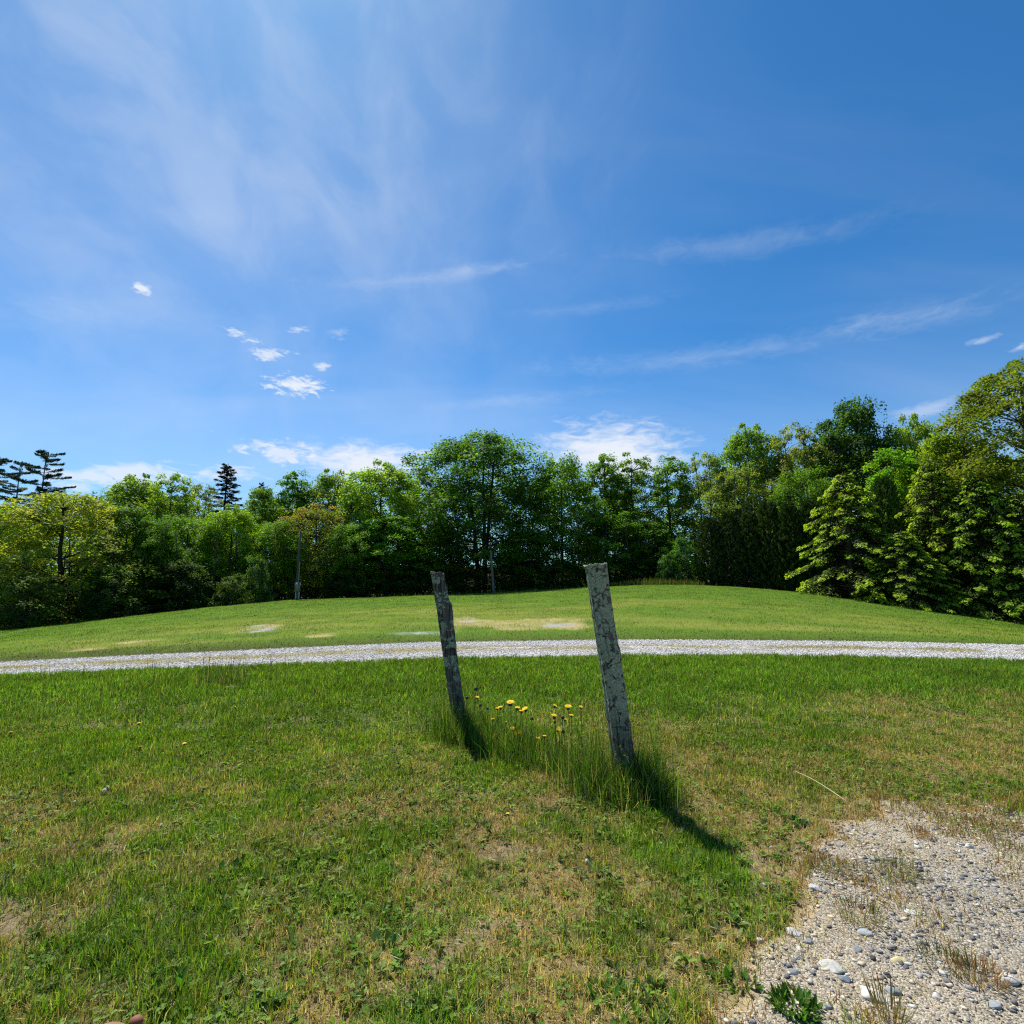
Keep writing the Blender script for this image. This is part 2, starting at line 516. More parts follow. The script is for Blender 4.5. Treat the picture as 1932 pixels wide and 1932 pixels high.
gf = obj('far_lawn_grass', np_mesh('far_lawn_grass', V, F, Cc), mat=M_FARG)
tag(gf, 'mown yellow green grass on the low rise beyond the gravel road', 'grass', kind='stuff')

# sparse growth on the crown of the track and along its edges
x = r.uniform(-14, 15, 42000); t_ = .52 + .05 * (vn(x * .7, x * 0, 141) - .5) + r.normal(0, .07, len(x)); yy = np.full(len(x), 12.)
for _ in range(10):
    a1, _, a2, _, _, _ = ctl(x, yy); yy = a1 * (1 - t_) + a2 * t_
keep = r.random(len(x)) < sst(.40, .60, fbm(x * .9, yy * 2.2, 137, 4) + .06 * (x < 0))
x, yy = x[keep], yy[keep]
c = np.where((r.random(len(x)) < .6)[:, None], STRAW[r.integers(0, 4, len(x))], YELG[r.integers(0, 3, len(x))])
V, F, Cc = blades('g', x, yy, r.uniform(.015, .05, len(x)), np.full(len(x), .008), c, .8, 1, zoff=H(x, yy) + .012, r=r)
tg = obj('track_grass', np_mesh('track_grass', V, F, Cc), mat=M_GRASS)
tag(tg, 'thin dry grass growing between the wheel ruts of the gravel road', 'grass', kind='stuff')

# ------------------------------------------------------------------ tall growth round the posts
PB = {'L': (-.49, 5.37), 'R': (.825, 3.98)}
PT = {'L': (-.747, 5.37, 1.545), 'R': (.626, 3.98, 1.575)}
r = np.random.default_rng(21)
xs_, ys_, hs_, cs_ = [], [], [], []


def tall(n, cx, cy, sx, sy, h0, h1, cols):
    xs_.append(r.normal(cx, sx, n)); ys_.append(r.normal(cy, sy, n)); hs_.append(r.uniform(h0, h1, n) * r.uniform(.6, 1, n))
    cs_.append(np.asarray(cols)[r.integers(0, len(cols), n)] * r.uniform(.7, 1.2, (n, 1)))


DG = [[.05, .11, .014], [.07, .17, .018], [.04, .08, .012], [.15, .23, .04], [.36, .32, .14], [.11, .24, .02], [.09, .15, .03], [.07, .16, .02]]
for t in np.linspace(-.05, 1.0, 22):
    cx = PB['L'][0] * (1 - t) + PB['R'][0] * t; cy = PB['L'][1] * (1 - t) + PB['R'][1] * t
    tall(300, cx, cy, .08, .18, .08, .32, DG)
tall(1100, -.56, 5.30, .11, .15, .12, .50, DG)
tall(900, -.38, 5.20, .10, .15, .14, .44, DG)
tall(1100, -.22, 5.02, .13, .13, .14, .40, DG)
tall(900, -.08, 4.80, .12, .13, .12, .36, DG)
tall(500, .04, 4.62, .12, .12, .08, .28, DG)
tall(120, -.66, 5.35, .12, .15, .35, .66, DG)
tall(1000, .66, 3.98, .13, .15, .12, .50, DG)
tall(450, .74, 3.74, .12, .08, .08, .30, DG)
tall(1300, .93, 3.92, .07, .13, .12, .50, DG)
tall(260, 1.03, 3.86, .07, .12, .08, .30, DG)
tall(170, .58, 4.06, .11, .13, .4, .72, DG[2:])
tall(130, .98, 3.96, .07, .11, .4, .68, DG[1:])
x, y, h, c = map(np.concatenate, (xs_, ys_, hs_, cs_))
w = .0028 + .0032 * r.random(len(x)) ** 2 + .004 * (r.random(len(x)) < .06)
c = c * np.where(r.random(len(x)) < .3, .5, 1.15)[:, None]
V, F, Cc = blades('g', x, y, h, w, c, .50, 2, r=r)
tip = V.reshape(-1, 5, 3)[h > .34]; tip = tip[r.random(len(tip)) < .18]
# loose grass panicles on the tallest stems
per = 9; P0 = np.repeat(tip[:, 4], per, 0); Dn = np.repeat(tip[:, 4] - tip[:, 2], per, 0); Dn /= np.linalg.norm(Dn, axis=1)[:, None] + 1e-6
cc0 = P0 - Dn * r.uniform(0, .07, (len(P0), 1)) + r.normal(0, .006, P0.shape)
o4 = np.array([[-.5, 0], [0, .5], [.5, 0], [0, -.5]])
ax_ = r.normal(0, .5, P0.shape) + Dn; ax_ /= np.linalg.norm(ax_, axis=1)[:, None]
sd_ = np.cross(ax_, r.normal(0, 1, P0.shape)); sd_ /= np.linalg.norm(sd_, axis=1)[:, None]
PV = (cc0[:, None] + ax_[:, None] * (o4[None, :, :1] * .010) + sd_[:, None] * (o4[None, :, 1:] * .004)).reshape(-1, 3)
A = Acc(); A.add(V, F[0], F[1], Cc); A.add(PV, np.arange(len(P0))[:, None] * 4 + [[0, 1, 2, 3]], None, (.30, .26, .13))
tgo = obj('tall_grass', A.mesh('tall_grass'), mat=M_GRASS)
tag(tgo, 'uncut tall grass round the feet of the two old wooden posts', 'grass', kind='stuff')

# thin flowering grass stems over the left lawn and by the forest edge
r = np.random.default_rng(22)
A = Acc()
xs0, ys0 = [], []
a, b = scatter(900, 3.2, 9.8, r)
k = (a < -.4) & (r.random(len(a)) < .9); xs0.append(a[k]); ys0.append(b[k])
px_, py_ = at(430, 1290)
xs0.append(r.normal(px_, .45, 90)); ys0.append(r.normal(py_, .35, 90))
x = np.concatenate(xs0); y = np.concatenate(ys0)
h = r.uniform(.10, .26, len(x)); h[-90:] = r.uniform(.2, .55, 90)
c = np.array([[.06, .085, .03]]) * r.uniform(.7, 1.3, (len(x), 1))
V, F, Cc = blades('g', x, y, h, .0035 + .0007 * y, c, .12, 2, r=r)
# little seed heads at their tips
tips = V.reshape(-1, 5, 3)[:, 4]
o8 = np.array([[1, 0, 0], [0, 1, 0], [-1, 0, 0], [0, -1, 0], [0, 0, 1], [0, 0, -1]], float)
f8 = np.array([[0, 1, 4], [1, 2, 4], [2, 3, 4], [3, 0, 4], [1, 0, 5], [2, 1, 5], [3, 2, 5], [0, 3, 5]])
HV = (tips[:, None] + o8[None] * np.array([.005, .005, .011])).reshape(-1, 3)
HF = (np.arange(len(tips))[:, None, None] * 6 + f8[None]).reshape(-1, 3)
A.add(V, F[0], F[1], Cc); A.add(HV, None, HF, np.array([.05, .06, .025]))
st = obj('seeding_stems', A.mesh('seeding_stems'), mat=M_GRASS)
tag(st, 'thin dark stems with tiny heads standing above the left lawn', 'weeds', kind='stuff')

r = np.random.default_rng(23)
x, y = [], []
for k in range(2600):
    X0 = r.uniform(1130, 1330) if k % 4 else r.uniform(700, 1330)
    u = (X0 - 966) / 1010
    _, _, _, _, y3, _ = ctl(u * 45, 45.)
    yy = y3 + r.uniform(-.3, 1.6); x.append(u * yy); y.append(yy)
x, y = np.array(x), np.array(y)
c = np.array([[.10, .13, .035], [.16, .16, .06], [.06, .10, .02]])[r.integers(0, 3, len(x))]
pk = np.exp(-((x / y * 1010 + 966 - 1235) / 70) ** 2)
V, F, Cc = blades('g', x, y, r.uniform(.15, .35, len(x)) + .5 * pk * r.random(len(x)), np.full(len(x), .03), c, .3, 2, r=r)
eg = obj('edge_grass', np_mesh('edge_grass', V, F, Cc), mat=M_GRASS)
tag(eg, 'rough unmown grass along the foot of the trees behind the lawn', 'grass', kind='stuff')


# ------------------------------------------------------------------ broad leaved weeds
def leaves(c, a, nrm, L, W, fold=.0):
    """diamond leaves; returns V,F4"""
    a = a / (np.linalg.norm(a, axis=1)[:, None] + 1e-9)
    s = np.cross(a, nrm); s /= np.linalg.norm(s, axis=1)[:, None] + 1e-9
    L = L[:, None]; W = W[:, None]
    V = np.stack([c - a * L / 2, c + s * W / 2 - a * L * .05, c + a * L / 2, c - s * W / 2 - a * L * .05], 1)
    k = np.arange(len(c))[:, None] * 4
    return V.reshape(-1, 3), k + [[0, 1, 2, 3]]


def ovals(c, a, nrm, L, W):
    a = a / (np.linalg.norm(a, axis=1)[:, None] + 1e-9)
    s = np.cross(a, nrm); s /= np.linalg.norm(s, axis=1)[:, None] + 1e-9
    n2 = np.cross(s, a)
    prof = [(-.5, 0, 0), (-.2, .42, .05), (.2, .5, .06), (.5, 0, -.06), (.2, -.5, .06), (-.2, -.42, .05)]
    V = np.stack([c + a * (L * p)[:, None] + s * (W * q)[:, None] + n2 * (W * z * 3)[:, None] for p, q, z in prof], 1)
    k = np.arange(len(c))[:, None] * 6
    return V.reshape(-1, 3), np.concatenate([k + [[0, 1, 2, 3]], k + [[3, 4, 5, 0]]])


def rosette_arrays(x, y, nl, L, W, col, r, lift=.35, z0=0.012):
    n = len(x)
    X = np.repeat(x, nl); Yv = np.repeat(y, nl); k = len(X)
    az = r.uniform(0, 2 * math.pi, k); lf = np.abs(r.normal(lift, .2, k))
    Lr = np.repeat(L, nl) * r.uniform(.6, 1.2, k)
    d = np.stack([np.cos(az), np.sin(az), lf], -1)
    c = np.stack([X, Yv, H(X, Yv) + z0], -1) + d * Lr[:, None] * .5
    nrm = np.stack([-np.cos(az) * lf, -np.sin(az) * lf, np.ones(k)], -1) + r.normal(0, .2, (k, 3))
    V, F = ovals(c, d, nrm, Lr, Lr * W)
    cc = np.repeat(np.repeat(col, nl, 0) * r.uniform(.75, 1.25, (k, 1)), 6, 0)
    return V, F, cc


r = np.random.default_rng(31)
A = Acc()
x, y = scatter(15000, 1.4, 7.8, r)
k = (lotd(x, y) < -.05) & (r.random(len(x)) < .25 + 1.2 * sst(.45, .62, fbm(x * 1.7, y * 1.7, 85, 3))); x, y = x[k], y[k]
col = np.array([[.10, .20, .018], [.19, .30, .03], [.06, .13, .015], [.24, .31, .09], [.045, .09, .014]])[r.integers(0, 5, len(x))]
V, F, cc = rosette_arrays(x, y, 6, r.uniform(.018, .042, len(x)), .42, col, r); A.add(V, F, None, cc)
x, y = scatter(16000, 1.4, 7.0, r)
k = (lotd(x, y) < -.1) & (fbm(x * 2.2 + 3, y * 2.2, 87, 3) > .48); x, y = x[k], y[k]
col = np.array([[.20, .30, .05], [.11, .20, .025]])[r.integers(0, 2, len(x))]
V, F, cc = rosette_arrays(x, y, 4, r.uniform(.010, .018, len(x)), .9, col, r, .1, .03); A.add(V, F, None, cc)
wd = obj('lawn_weeds', A.mesh('lawn_weeds'), mat=M_GRASS)
tag(wd, 'clover and small broad leaved weeds scattered through the near lawn', 'weeds', kind='stuff')

# dry leaf litter and cut straw
r = np.random.default_rng(32)
x, y = scatter(26000, 1.4, 7.5, r)
k = (r.random(len(x)) < dryness(x, y) * 1.1 + .05) & (lotd(x, y) < .5); x, y = x[k], y[k]
n = len(x); az = r.uniform(0, math.pi * 2, n)
a = np.stack([np.cos(az), np.sin(az), r.normal(0, .25, n)], -1)
c = np.stack([x, y, H(x, y) + r.uniform(.006, .03, n)], -1)
V, F = leaves(c, a, np.tile([0, 0, 1.], (n, 1)) + r.normal(0, .4, (n, 3)), r.uniform(.02, .07, n), r.uniform(.002, .005, n))
st = obj('dry_straw', np_mesh('dry_straw', V, [F], np.repeat(STRAW[r.integers(0, 4, n)] * r.uniform(.8, 1.2, (n, 1)), 4, 0)), mat=M_GRASS)
tag(st, 'dry straw and dead clippings lying in the near lawn', 'straw', kind='stuff')

# ------------------------------------------------------------------ pebbles
ico = bpy.data.meshes.new('t')
import bmesh
bm = bmesh.new(); bmesh.ops.create_icosphere(bm, subdivisions=1, radius=1)
IV = np.array([v.co[:] for v in bm.verts]); IF = np.array([[v.index for v in f.verts] for f in bm.faces]); bm.free()


def pebbles(x, y, s, col, r, zz=None, flat=.6):
    n = len(x)
    P = IV[None] * (1 + r.uniform(-.38, .38, (n, len(IV), 1)))
    P = P * np.stack([r.uniform(.75, 1.35, n), r.uniform(.6, 1, n), r.uniform(.2, .6, n) * flat / .6], -1)[:, None]
    a = r.uniform(0, 6.28, n); ca, sa = np.cos(a)[:, None], np.sin(a)[:, None]
    Q = np.stack([P[..., 0] * ca - P[..., 1] * sa, P[..., 0] * sa + P[..., 1] * ca, P[..., 2]], -1) * s[:, None, None]
    z = (H(x, y) if zz is None else zz) + s * .12
    Q = Q + np.stack([x, y, z], -1)[:, None]
    F = (np.arange(n)[:, None, None] * len(IV) + IF[None]).reshape(-1, 3)
    return Q.reshape(-1, 3), F, np.repeat(col, len(IV), 0)


PC = np.array([[.135, .135, .135], [.20, .197, .19], [.31, .30, .28], [.47, .45, .40], [.40, .32, .20], [.46, .36, .22], [.55, .47, .32], [.10, .10, .11], [.36, .24, .15]])
r = np.random.default_rng(41)
x, y = scatter(230000, 1.4, 7.0, r, 1.04)
k = (x > .3) & (lotd(x, y) > -.35); x, y = x[k], y[k]
ld = lotd(x, y)
cl = fbm(x * 1.2 + 4, y * 1.2, 155, 3)
k = r.random(len(x)) < np.where(ld > 0, .55 + .45 * sst(.42, .6, cl), .30 * sst(-.35, 0, ld)); x, y, ld, cl = x[k], y[k], ld[k], cl[k]
s = .0026 * (1 - r.random(len(x))) ** -.50; s = np.clip(s, .0026, .014)
gi = r.random(len(x)) < .35 + .4 * sst(.45, .6, cl) + .25 * (s > .006)
col = np.where(gi[:, None], PC[[0, 1, 2, 3, 7]][r.integers(0, 5, len(x))], PC[[4, 5, 6, 8, 6]][r.integers(0, 5, len(x))]) * r.uniform(.85, 1.2, (len(x), 1))
V, F, cc = pebbles(x, y, s, col, r, H(x, y) + .006 * (ld > 0))
pb = obj('lot_pebbles', np_mesh('lot_pebbles', V, [F], cc), mat=M_PEB)
tag(pb, 'blue grey and tan pebbles covering the sandy lot at lower right', 'gravel', kind='stuff')

x = r.uniform(-14, 15, 60000); t_ = r.random(len(x)); yy = np.full(len(x), 12.)
for _ in range(8):
    a1, _, a2, _, _, _ = ctl(x, yy); yy = a1 * (1 - t_) + a2 * t_
k = (np.abs(x / yy) < 1.05) & (r.random(len(x)) > .6 * np.exp(-((t_ - .52) / .1) ** 2)); x, yy = x[k], yy[k]
s = r.uniform(.008, .022, len(x))
V, F, cc = pebbles(x, yy, s, np.array([[.62, .59, .54], [.48, .46, .43], [.74, .71, .65], [.26, .25, .24]])[r.integers(0, 4, len(x))], r, H(x, yy) + .012)
pb = obj('road_gravel', np_mesh('road_gravel', V, [F], cc), mat=M_PEB)
tag(pb, 'loose pale grey crushed stone lying on the gravel road', 'gravel', kind='stuff')

# single stones one can point at
bm = bmesh.new(); bmesh.ops.create_icosphere(bm, subdivisions=3, radius=1)
SV = np.array([v.co[:] for v in bm.verts]); SF = np.array([[v.index for v in f.verts] for f in bm.faces]); bm.free()


def stone(px, py, wpx, col, label, flat=.45, yaw=0, seed=0, elong=1.35, name='stone', group='larger stones on the gravel lot'):
    x, y = at(px, py)
    d = math.sqrt(x * x + y * y + 2)
    s = wpx / 1000 * d / 2
    q = np.random.default_rng(seed + 500)
    V = SV.copy()
    for _ in range(11):          # knock flat facets off the ball
        nrm = q.normal(0, 1, 3); nrm /= np.linalg.norm(nrm); o = q.uniform(.6, .88)
        dd = V @ nrm - o
        V = V - np.where(dd > 0, dd, 0)[:, None] * nrm * .92
    V = V + .03 * np.stack([vn(V[:, 0] * 5 + k, V[:, 1] * 5 + V[:, 2] * 3, seed + k) - .5 for k in range(3)], -1) * 2
    V = V * np.array([s, s / elong, s * flat])
    C = np.array([col[0], col[1] * .97, col[2] * .88]) * (.8 + .4 * vn(V[:, 0] / s * 4, V[:, 1] / s * 4 + V[:, 2] / s, seed))[:, None]
    me = np_mesh(name, V, [SF], C, False)
    o = obj(name, me, mat=M_PEB, loc=(x, y, float(H(x, y)) + s * flat * .35))
    o.rotation_euler = (random.Random(seed).uniform(-.1, .1), random.Random(seed + 1).uniform(-.1, .1), yaw)
    tag(o, label, 'stone', group)


stones = [
    (1573, 1836, 36, (.40, .41, .40), 'broad flat pale grey slab of stone, widest on the sandy lot', .28, -.5),
    (1650, 1890, 36, (.62, .61, .58), 'whitish triangular stone near the bottom edge, palest on the lot', .4, -.6),
    (1496, 1768, 21, (.45, .46, .48), 'pale pointed grey stone at the tip of the dry grass edge', .5, -.9),
    (1525, 1785, 14, (.27, .30, .35), 'small rounded blue grey stone right of the pale pointed stone', .7, 0),
    (1434, 1780, 11, (.55, .55, .55), 'small white stone lying furthest left at the grass edge', .7, .3),
    (1509, 1797, 11, (.60, .58, .55), 'little white stone just below the rounded blue grey one', .7, .9),
    (1595, 1857, 16, (.15, .18, .22), 'dark slate blue stone touching the broad flat slab', .6, -.5),
    (1697, 1821, 21, (.52, .45, .28), 'long sandy yellow stone lying alone on bare sand', .5, .2),
    (1500, 1838, 17, (.20, .22, .25), 'dark grey wedge stone in brown grass left of the flat slab', .5, -.4),
    (1541, 1681, 24, (.38, .40, .44), 'blue grey cracked stone at the upper left tip of the lot', .4, -.4),
    (1632, 1768, 19, (.33, .37, .42), 'angular blue grey stone below the reddish grass clump', .5, -.3),
    (1618, 1797, 14, (.22, .24, .28), 'dark angular stone in a cluster right of centre of the lot edge', .6, .6),
    (1718, 1728, 24, (.48, .49, .48), 'thin pale grey stone lying flush with the sand', .22, -.5),
    (1560, 1907, 15, (.24, .26, .30), 'small dark stone beside the leafy green plant at the bottom', .6, -.3),
    (1688, 1884, 20, (.22, .26, .31), 'dark blue stone right of the whitish triangular stone', .5, -.2),
    (1829, 1603, 12, (.55, .56, .58), 'light grey round stone alone in the upper right of the lot', .7, 0),
    (1907, 1862, 26, (.50, .51, .52), 'big pale rounded stone in the bottom right corner', .5, .4),
    (1875, 1905, 20, (.28, .31, .35), 'dark bluish stone in the bottom right corner beside a pale one', .5, .1),
    (1768, 1885, 14, (.46, .47, .49), 'grey stone in front of the reddish brown grass tuft', .6, 1.),
    (1590, 1700, 13, (.44, .45, .47), 'light stone under the grass tongue reaching into the lot', .6, .2),
]
for i, (a, b, w_, c, lab, fl, yaw) in enumerate(stones):
    stone(a, b, w_, c, lab, fl, yaw, i)
stone(436, 1301, 24, (.20, .18, .13), 'low mossy boulder showing in the left lawn under tall weeds', .4, .1, 77, 1.5, 'boulder', None)


# ------------------------------------------------------------------ fence posts
def wood_mat():
    m, nt, out = newmat('weathered_wood_with_lichen'); L = nt.links.new
    tc = N(nt, 'ShaderNodeTexCoord')
    mp = N(nt, 'ShaderNodeMapping'); mp.inputs['Scale'].default_value = (75, 75, 4); L(tc.outputs['Object'], mp.inputs[0])
    g = N(nt, 'ShaderNodeTexNoise'); g.inputs['Scale'].default_value = 1; g.inputs['Detail'].default_value = 6; L(mp.outputs[0], g.inputs['Vector'])
    wr = N(nt, 'ShaderNodeValToRGB'); wr.color_ramp.elements[0].position = .35; wr.color_ramp.elements[0].color = (.022, .018, .015, 1)
    wr.color_ramp.elements[1].position = .7; wr.color_ramp.elements[1].color = (.20, .17, .14, 1)
    L(g.outputs['Fac'], wr.inputs[0])
    # lichen mask: large blotches cut by cell cracks
    n1 = N(nt, 'ShaderNodeTexNoise'); n1.inputs['Scale'].default_value = 9; n1.inputs['Detail'].default_value = 5; n1.inputs['Roughness'].default_value = .6
    L(tc.outputs['Object'], n1.inputs['Vector'])
    wv = N(nt, 'ShaderNodeTexNoise'); wv.inputs['Scale'].default_value = 14; wv.inputs['Detail'].default_value = 3; L(tc.outputs['Object'], wv.inputs['Vector'])
    ad = N(nt, 'ShaderNodeVectorMath', operation='MULTIPLY_ADD'); L(wv.outputs['Color'], ad.inputs[0]); ad.inputs[1].default_value = (.13, .13, .13); L(tc.outputs['Object'], ad.inputs[2])
    v = N(nt, 'ShaderNodeTexVoronoi', feature='DISTANCE_TO_EDGE'); v.inputs['Scale'].default_value = 9; L(ad.outputs[0], v.inputs['Vector'])
    cw = N(nt, 'ShaderNodeTexNoise'); cw.inputs['Scale'].default_value = 22; cw.inputs['Detail'].default_value = 4; L(tc.outputs['Object'], cw.inputs['Vector'])
    cm = N(nt, 'ShaderNodeMapRange'); cm.inputs[1].default_value = .40; cm.inputs[2].default_value = .62; cm.inputs[3].default_value = -.01; cm.inputs[4].default_value = .075
    L(cw.outputs['Fac'], cm.inputs[0])
    sb = N(nt, 'ShaderNodeMath', operation='SUBTRACT'); L(v.outputs['Distance'], sb.inputs[0]); L(cm.outputs[0], sb.inputs[1])
    ce = N(nt, 'ShaderNodeMapRange'); ce.inputs[1].default_value = 0; ce.inputs[2].default_value = .02; L(sb.outputs[0], ce.inputs[0])
    oi = N(nt, 'ShaderNodeObjectInfo'); sc_ = N(nt, 'ShaderNodeSeparateColor'); L(oi.outputs['Color'], sc_.inputs[0])
    th_ = N(nt, 'ShaderNodeMath', operation='ADD'); L(n1.outputs['Fac'], th_.inputs[0]); L(sc_.outputs[0], th_.inputs[1])
    ms = N(nt, 'ShaderNodeMapRange'); ms.inputs[1].default_value = 1.44; ms.inputs[2].default_value = 1.47; L(th_.outputs[0], ms.inputs[0])
    mm = N(nt, 'ShaderNodeMath', operation='MULTIPLY'); L(ce.outputs[0], mm.inputs[0]); L(ms.outputs[0], mm.inputs[1])
    # little lichen on the foot
    sp = N(nt, 'ShaderNodeSeparateXYZ'); L(tc.outputs['Object'], sp.inputs[0])
    zf = N(nt, 'ShaderNodeMapRange'); zf.inputs[1].default_value = .35; zf.inputs[2].default_value = .60; zf.inputs[3].default_value = .25; L(sp.outputs['Z'], zf.inputs[0])
    m3 = N(nt, 'ShaderNodeMath', operation='MULTIPLY'); L(mm.outputs[0], m3.inputs[0]); L(zf.outputs[0], m3.inputs[1])
    n3 = N(nt, 'ShaderNodeTexNoise'); n3.inputs['Scale'].default_value = 90; n3.inputs['Detail'].default_value = 4; L(tc.outputs['Object'], n3.inputs['Vector'])
    lc = N(nt, 'ShaderNodeValToRGB'); lc.color_ramp.elements[0].position = .3; lc.color_ramp.elements[0].color = (.13, .155, .095, 1)
    lc.color_ramp.elements[1].position = .7; lc.color_ramp.elements[1].color = (.38, .42, .29, 1); L(n3.outputs['Fac'], lc.inputs[0])
    mx = N(nt, 'ShaderNodeMixRGB'); L(m3.outputs[0], mx.inputs[0]); L(wr.outputs[0], mx.inputs[1]); L(lc.outputs[0], mx.inputs[2])
    p = N(nt, 'ShaderNodeBsdfPrincipled'); p.inputs['Roughness'].default_value = .95; p.inputs['Specular IOR Level'].default_value = .15
    L(mx.outputs[0], p.inputs['Base Color'])
    h = N(nt, 'ShaderNodeMath', operation='MULTIPLY_ADD'); L(m3.outputs[0], h.inputs[0]); h.inputs[1].default_value = .6; L(g.outputs['Fac'], h.inputs[2])
    b = N(nt, 'ShaderNodeBump'); b.inputs['Strength'].default_value = 1; b.inputs['Distance'].default_value = .008
    L(h.outputs[0], b.inputs['Height']); L(b.outputs[0], p.inputs['Normal']); L(p.outputs[0], out.inputs[0])
    return m


M_WOOD = wood_mat()


def post(base, top, widths, seed, label, sq=.5, notch=None):
    """widths: list of (t, half width m, side shift m)"""
    q = np.random.default_rng(seed)
    bz = float(H(base[0], base[1]))
    B = np.array([base[0], base[1], bz]); T = np.array(top)
    n, k = 260, 96
    t = np.linspace(-.15, 1, n)
    th = np.arange(k) / k * 2 * math.pi
    tt_, ww, ss = zip(*widths)
    W = np.interp(t, tt_, ww); Sh = np.interp(t, tt_, ss)
    A_, Tt = np.meshgrid(th, t)
    c, s = np.cos(A_), np.sin(A_)
    rr = 1 / (np.abs(c) ** (2 + 3 * sq) + np.abs(s) ** (2 + 3 * sq)) ** (1 / (2 + 3 * sq))
    rr = rr * (1 + .10 * np.sin(A_ * 2 + seed) + .05 * np.sin(3 * A_ + Tt * 3))
    # long drying cracks and ragged edges
    for q0 in range(12):
        a0 = q.uniform(0, 6.28); d0 = q.uniform(.05, .22); t0 = q.uniform(0, 1); l0 = q.uniform(.15, .5)
        da = np.abs((A_ - a0 - .15 * (vn(Tt * 6, Tt * 0 + q0, seed) - .5) + math.pi) % (2 * math.pi) - math.pi)
        rr = rr - d0 * np.exp(-(da / .055) ** 2) * np.exp(-((Tt - t0) / l0) ** 2)
    rr = rr + .13 * (fbm(A_ * 1.6, Tt * 22, seed + 3, 5) - .5) + .13 * (fbm(A_ * .9, Tt * 5, seed + 5, 3) - .5)
    Xl = rr * c * W[:, None] + Sh[:, None]; Yl = rr * s * W[:, None] * .85
    P = (T - B)[None, None] * Tt[..., None] + np.stack([Xl, Yl, np.zeros_like(Xl)], -1)
    # chipped uneven top
    topv = P[-1]
    topv[:, 2] += .016 * (vn(th * 1.7, th * 0, seed + 9) - .5) * 2
    ins = []
    for f in (.97, .8, .45):
        ring = topv * 1.0; cen = topv.mean(0)
        ring = cen + (topv - cen) * f
        ring[:, 2] = topv[:, 2] * 1.0 + .008 + .014 * (q.random(k) - .5) - (.0 if f > .9 else .006)
        ins.append(ring)
    V = np.concatenate([P.reshape(-1, 3)] + ins + [topv.mean(0)[None] + [0, 0, -.004]])
    rows = n + 3
    i, j = np.meshgrid(np.arange(rows - 1), np.arange(k), indexing='ij')
    F4 = np.stack([i * k + j, i * k + (j + 1) % k, (i + 1) * k + (j + 1) % k, (i + 1) * k + j], -1).reshape(-1, 4)
    F3 = [[(rows - 1) * k + a, (rows - 1) * k + (a + 1) % k, rows * k] for a in range(k)]
    o = obj('fence_post', np_mesh('fence_post', V, [F4, F3], None, True), mat=M_WOOD, loc=tuple(B))
    tag(o, label, 'post', 'old wooden fence posts')
    return o


pr = post(PB['R'], PT['R'], [(-.15, .078, 0), (.1, .080, 0), (.4, .079, .003), (.62, .078, .004), (.64, .074, 0), (.85, .074, -.004), (.985, .080, -.004), (1, .087, -.009)], 4,
     'nearer and thicker leaning wooden post covered in pale green lichen', .5)
pl = post(PB['L'], PT['L'], [(-.15, .064, 0), (.1, .066, 0), (.45, .066, -.002), (.66, .069, .006), (.80, .075, .014), (.83, .066, .004), (.97, .060, -.004), (1, .064, -.006)], 15,
     'farther thinner dark wooden post leaning left with a shoulder near its top', .3)

pr.color = (1.10, 1, 1, 1); pl.color = (.94, 1, 1, 1)      # how far the lichen spreads on each

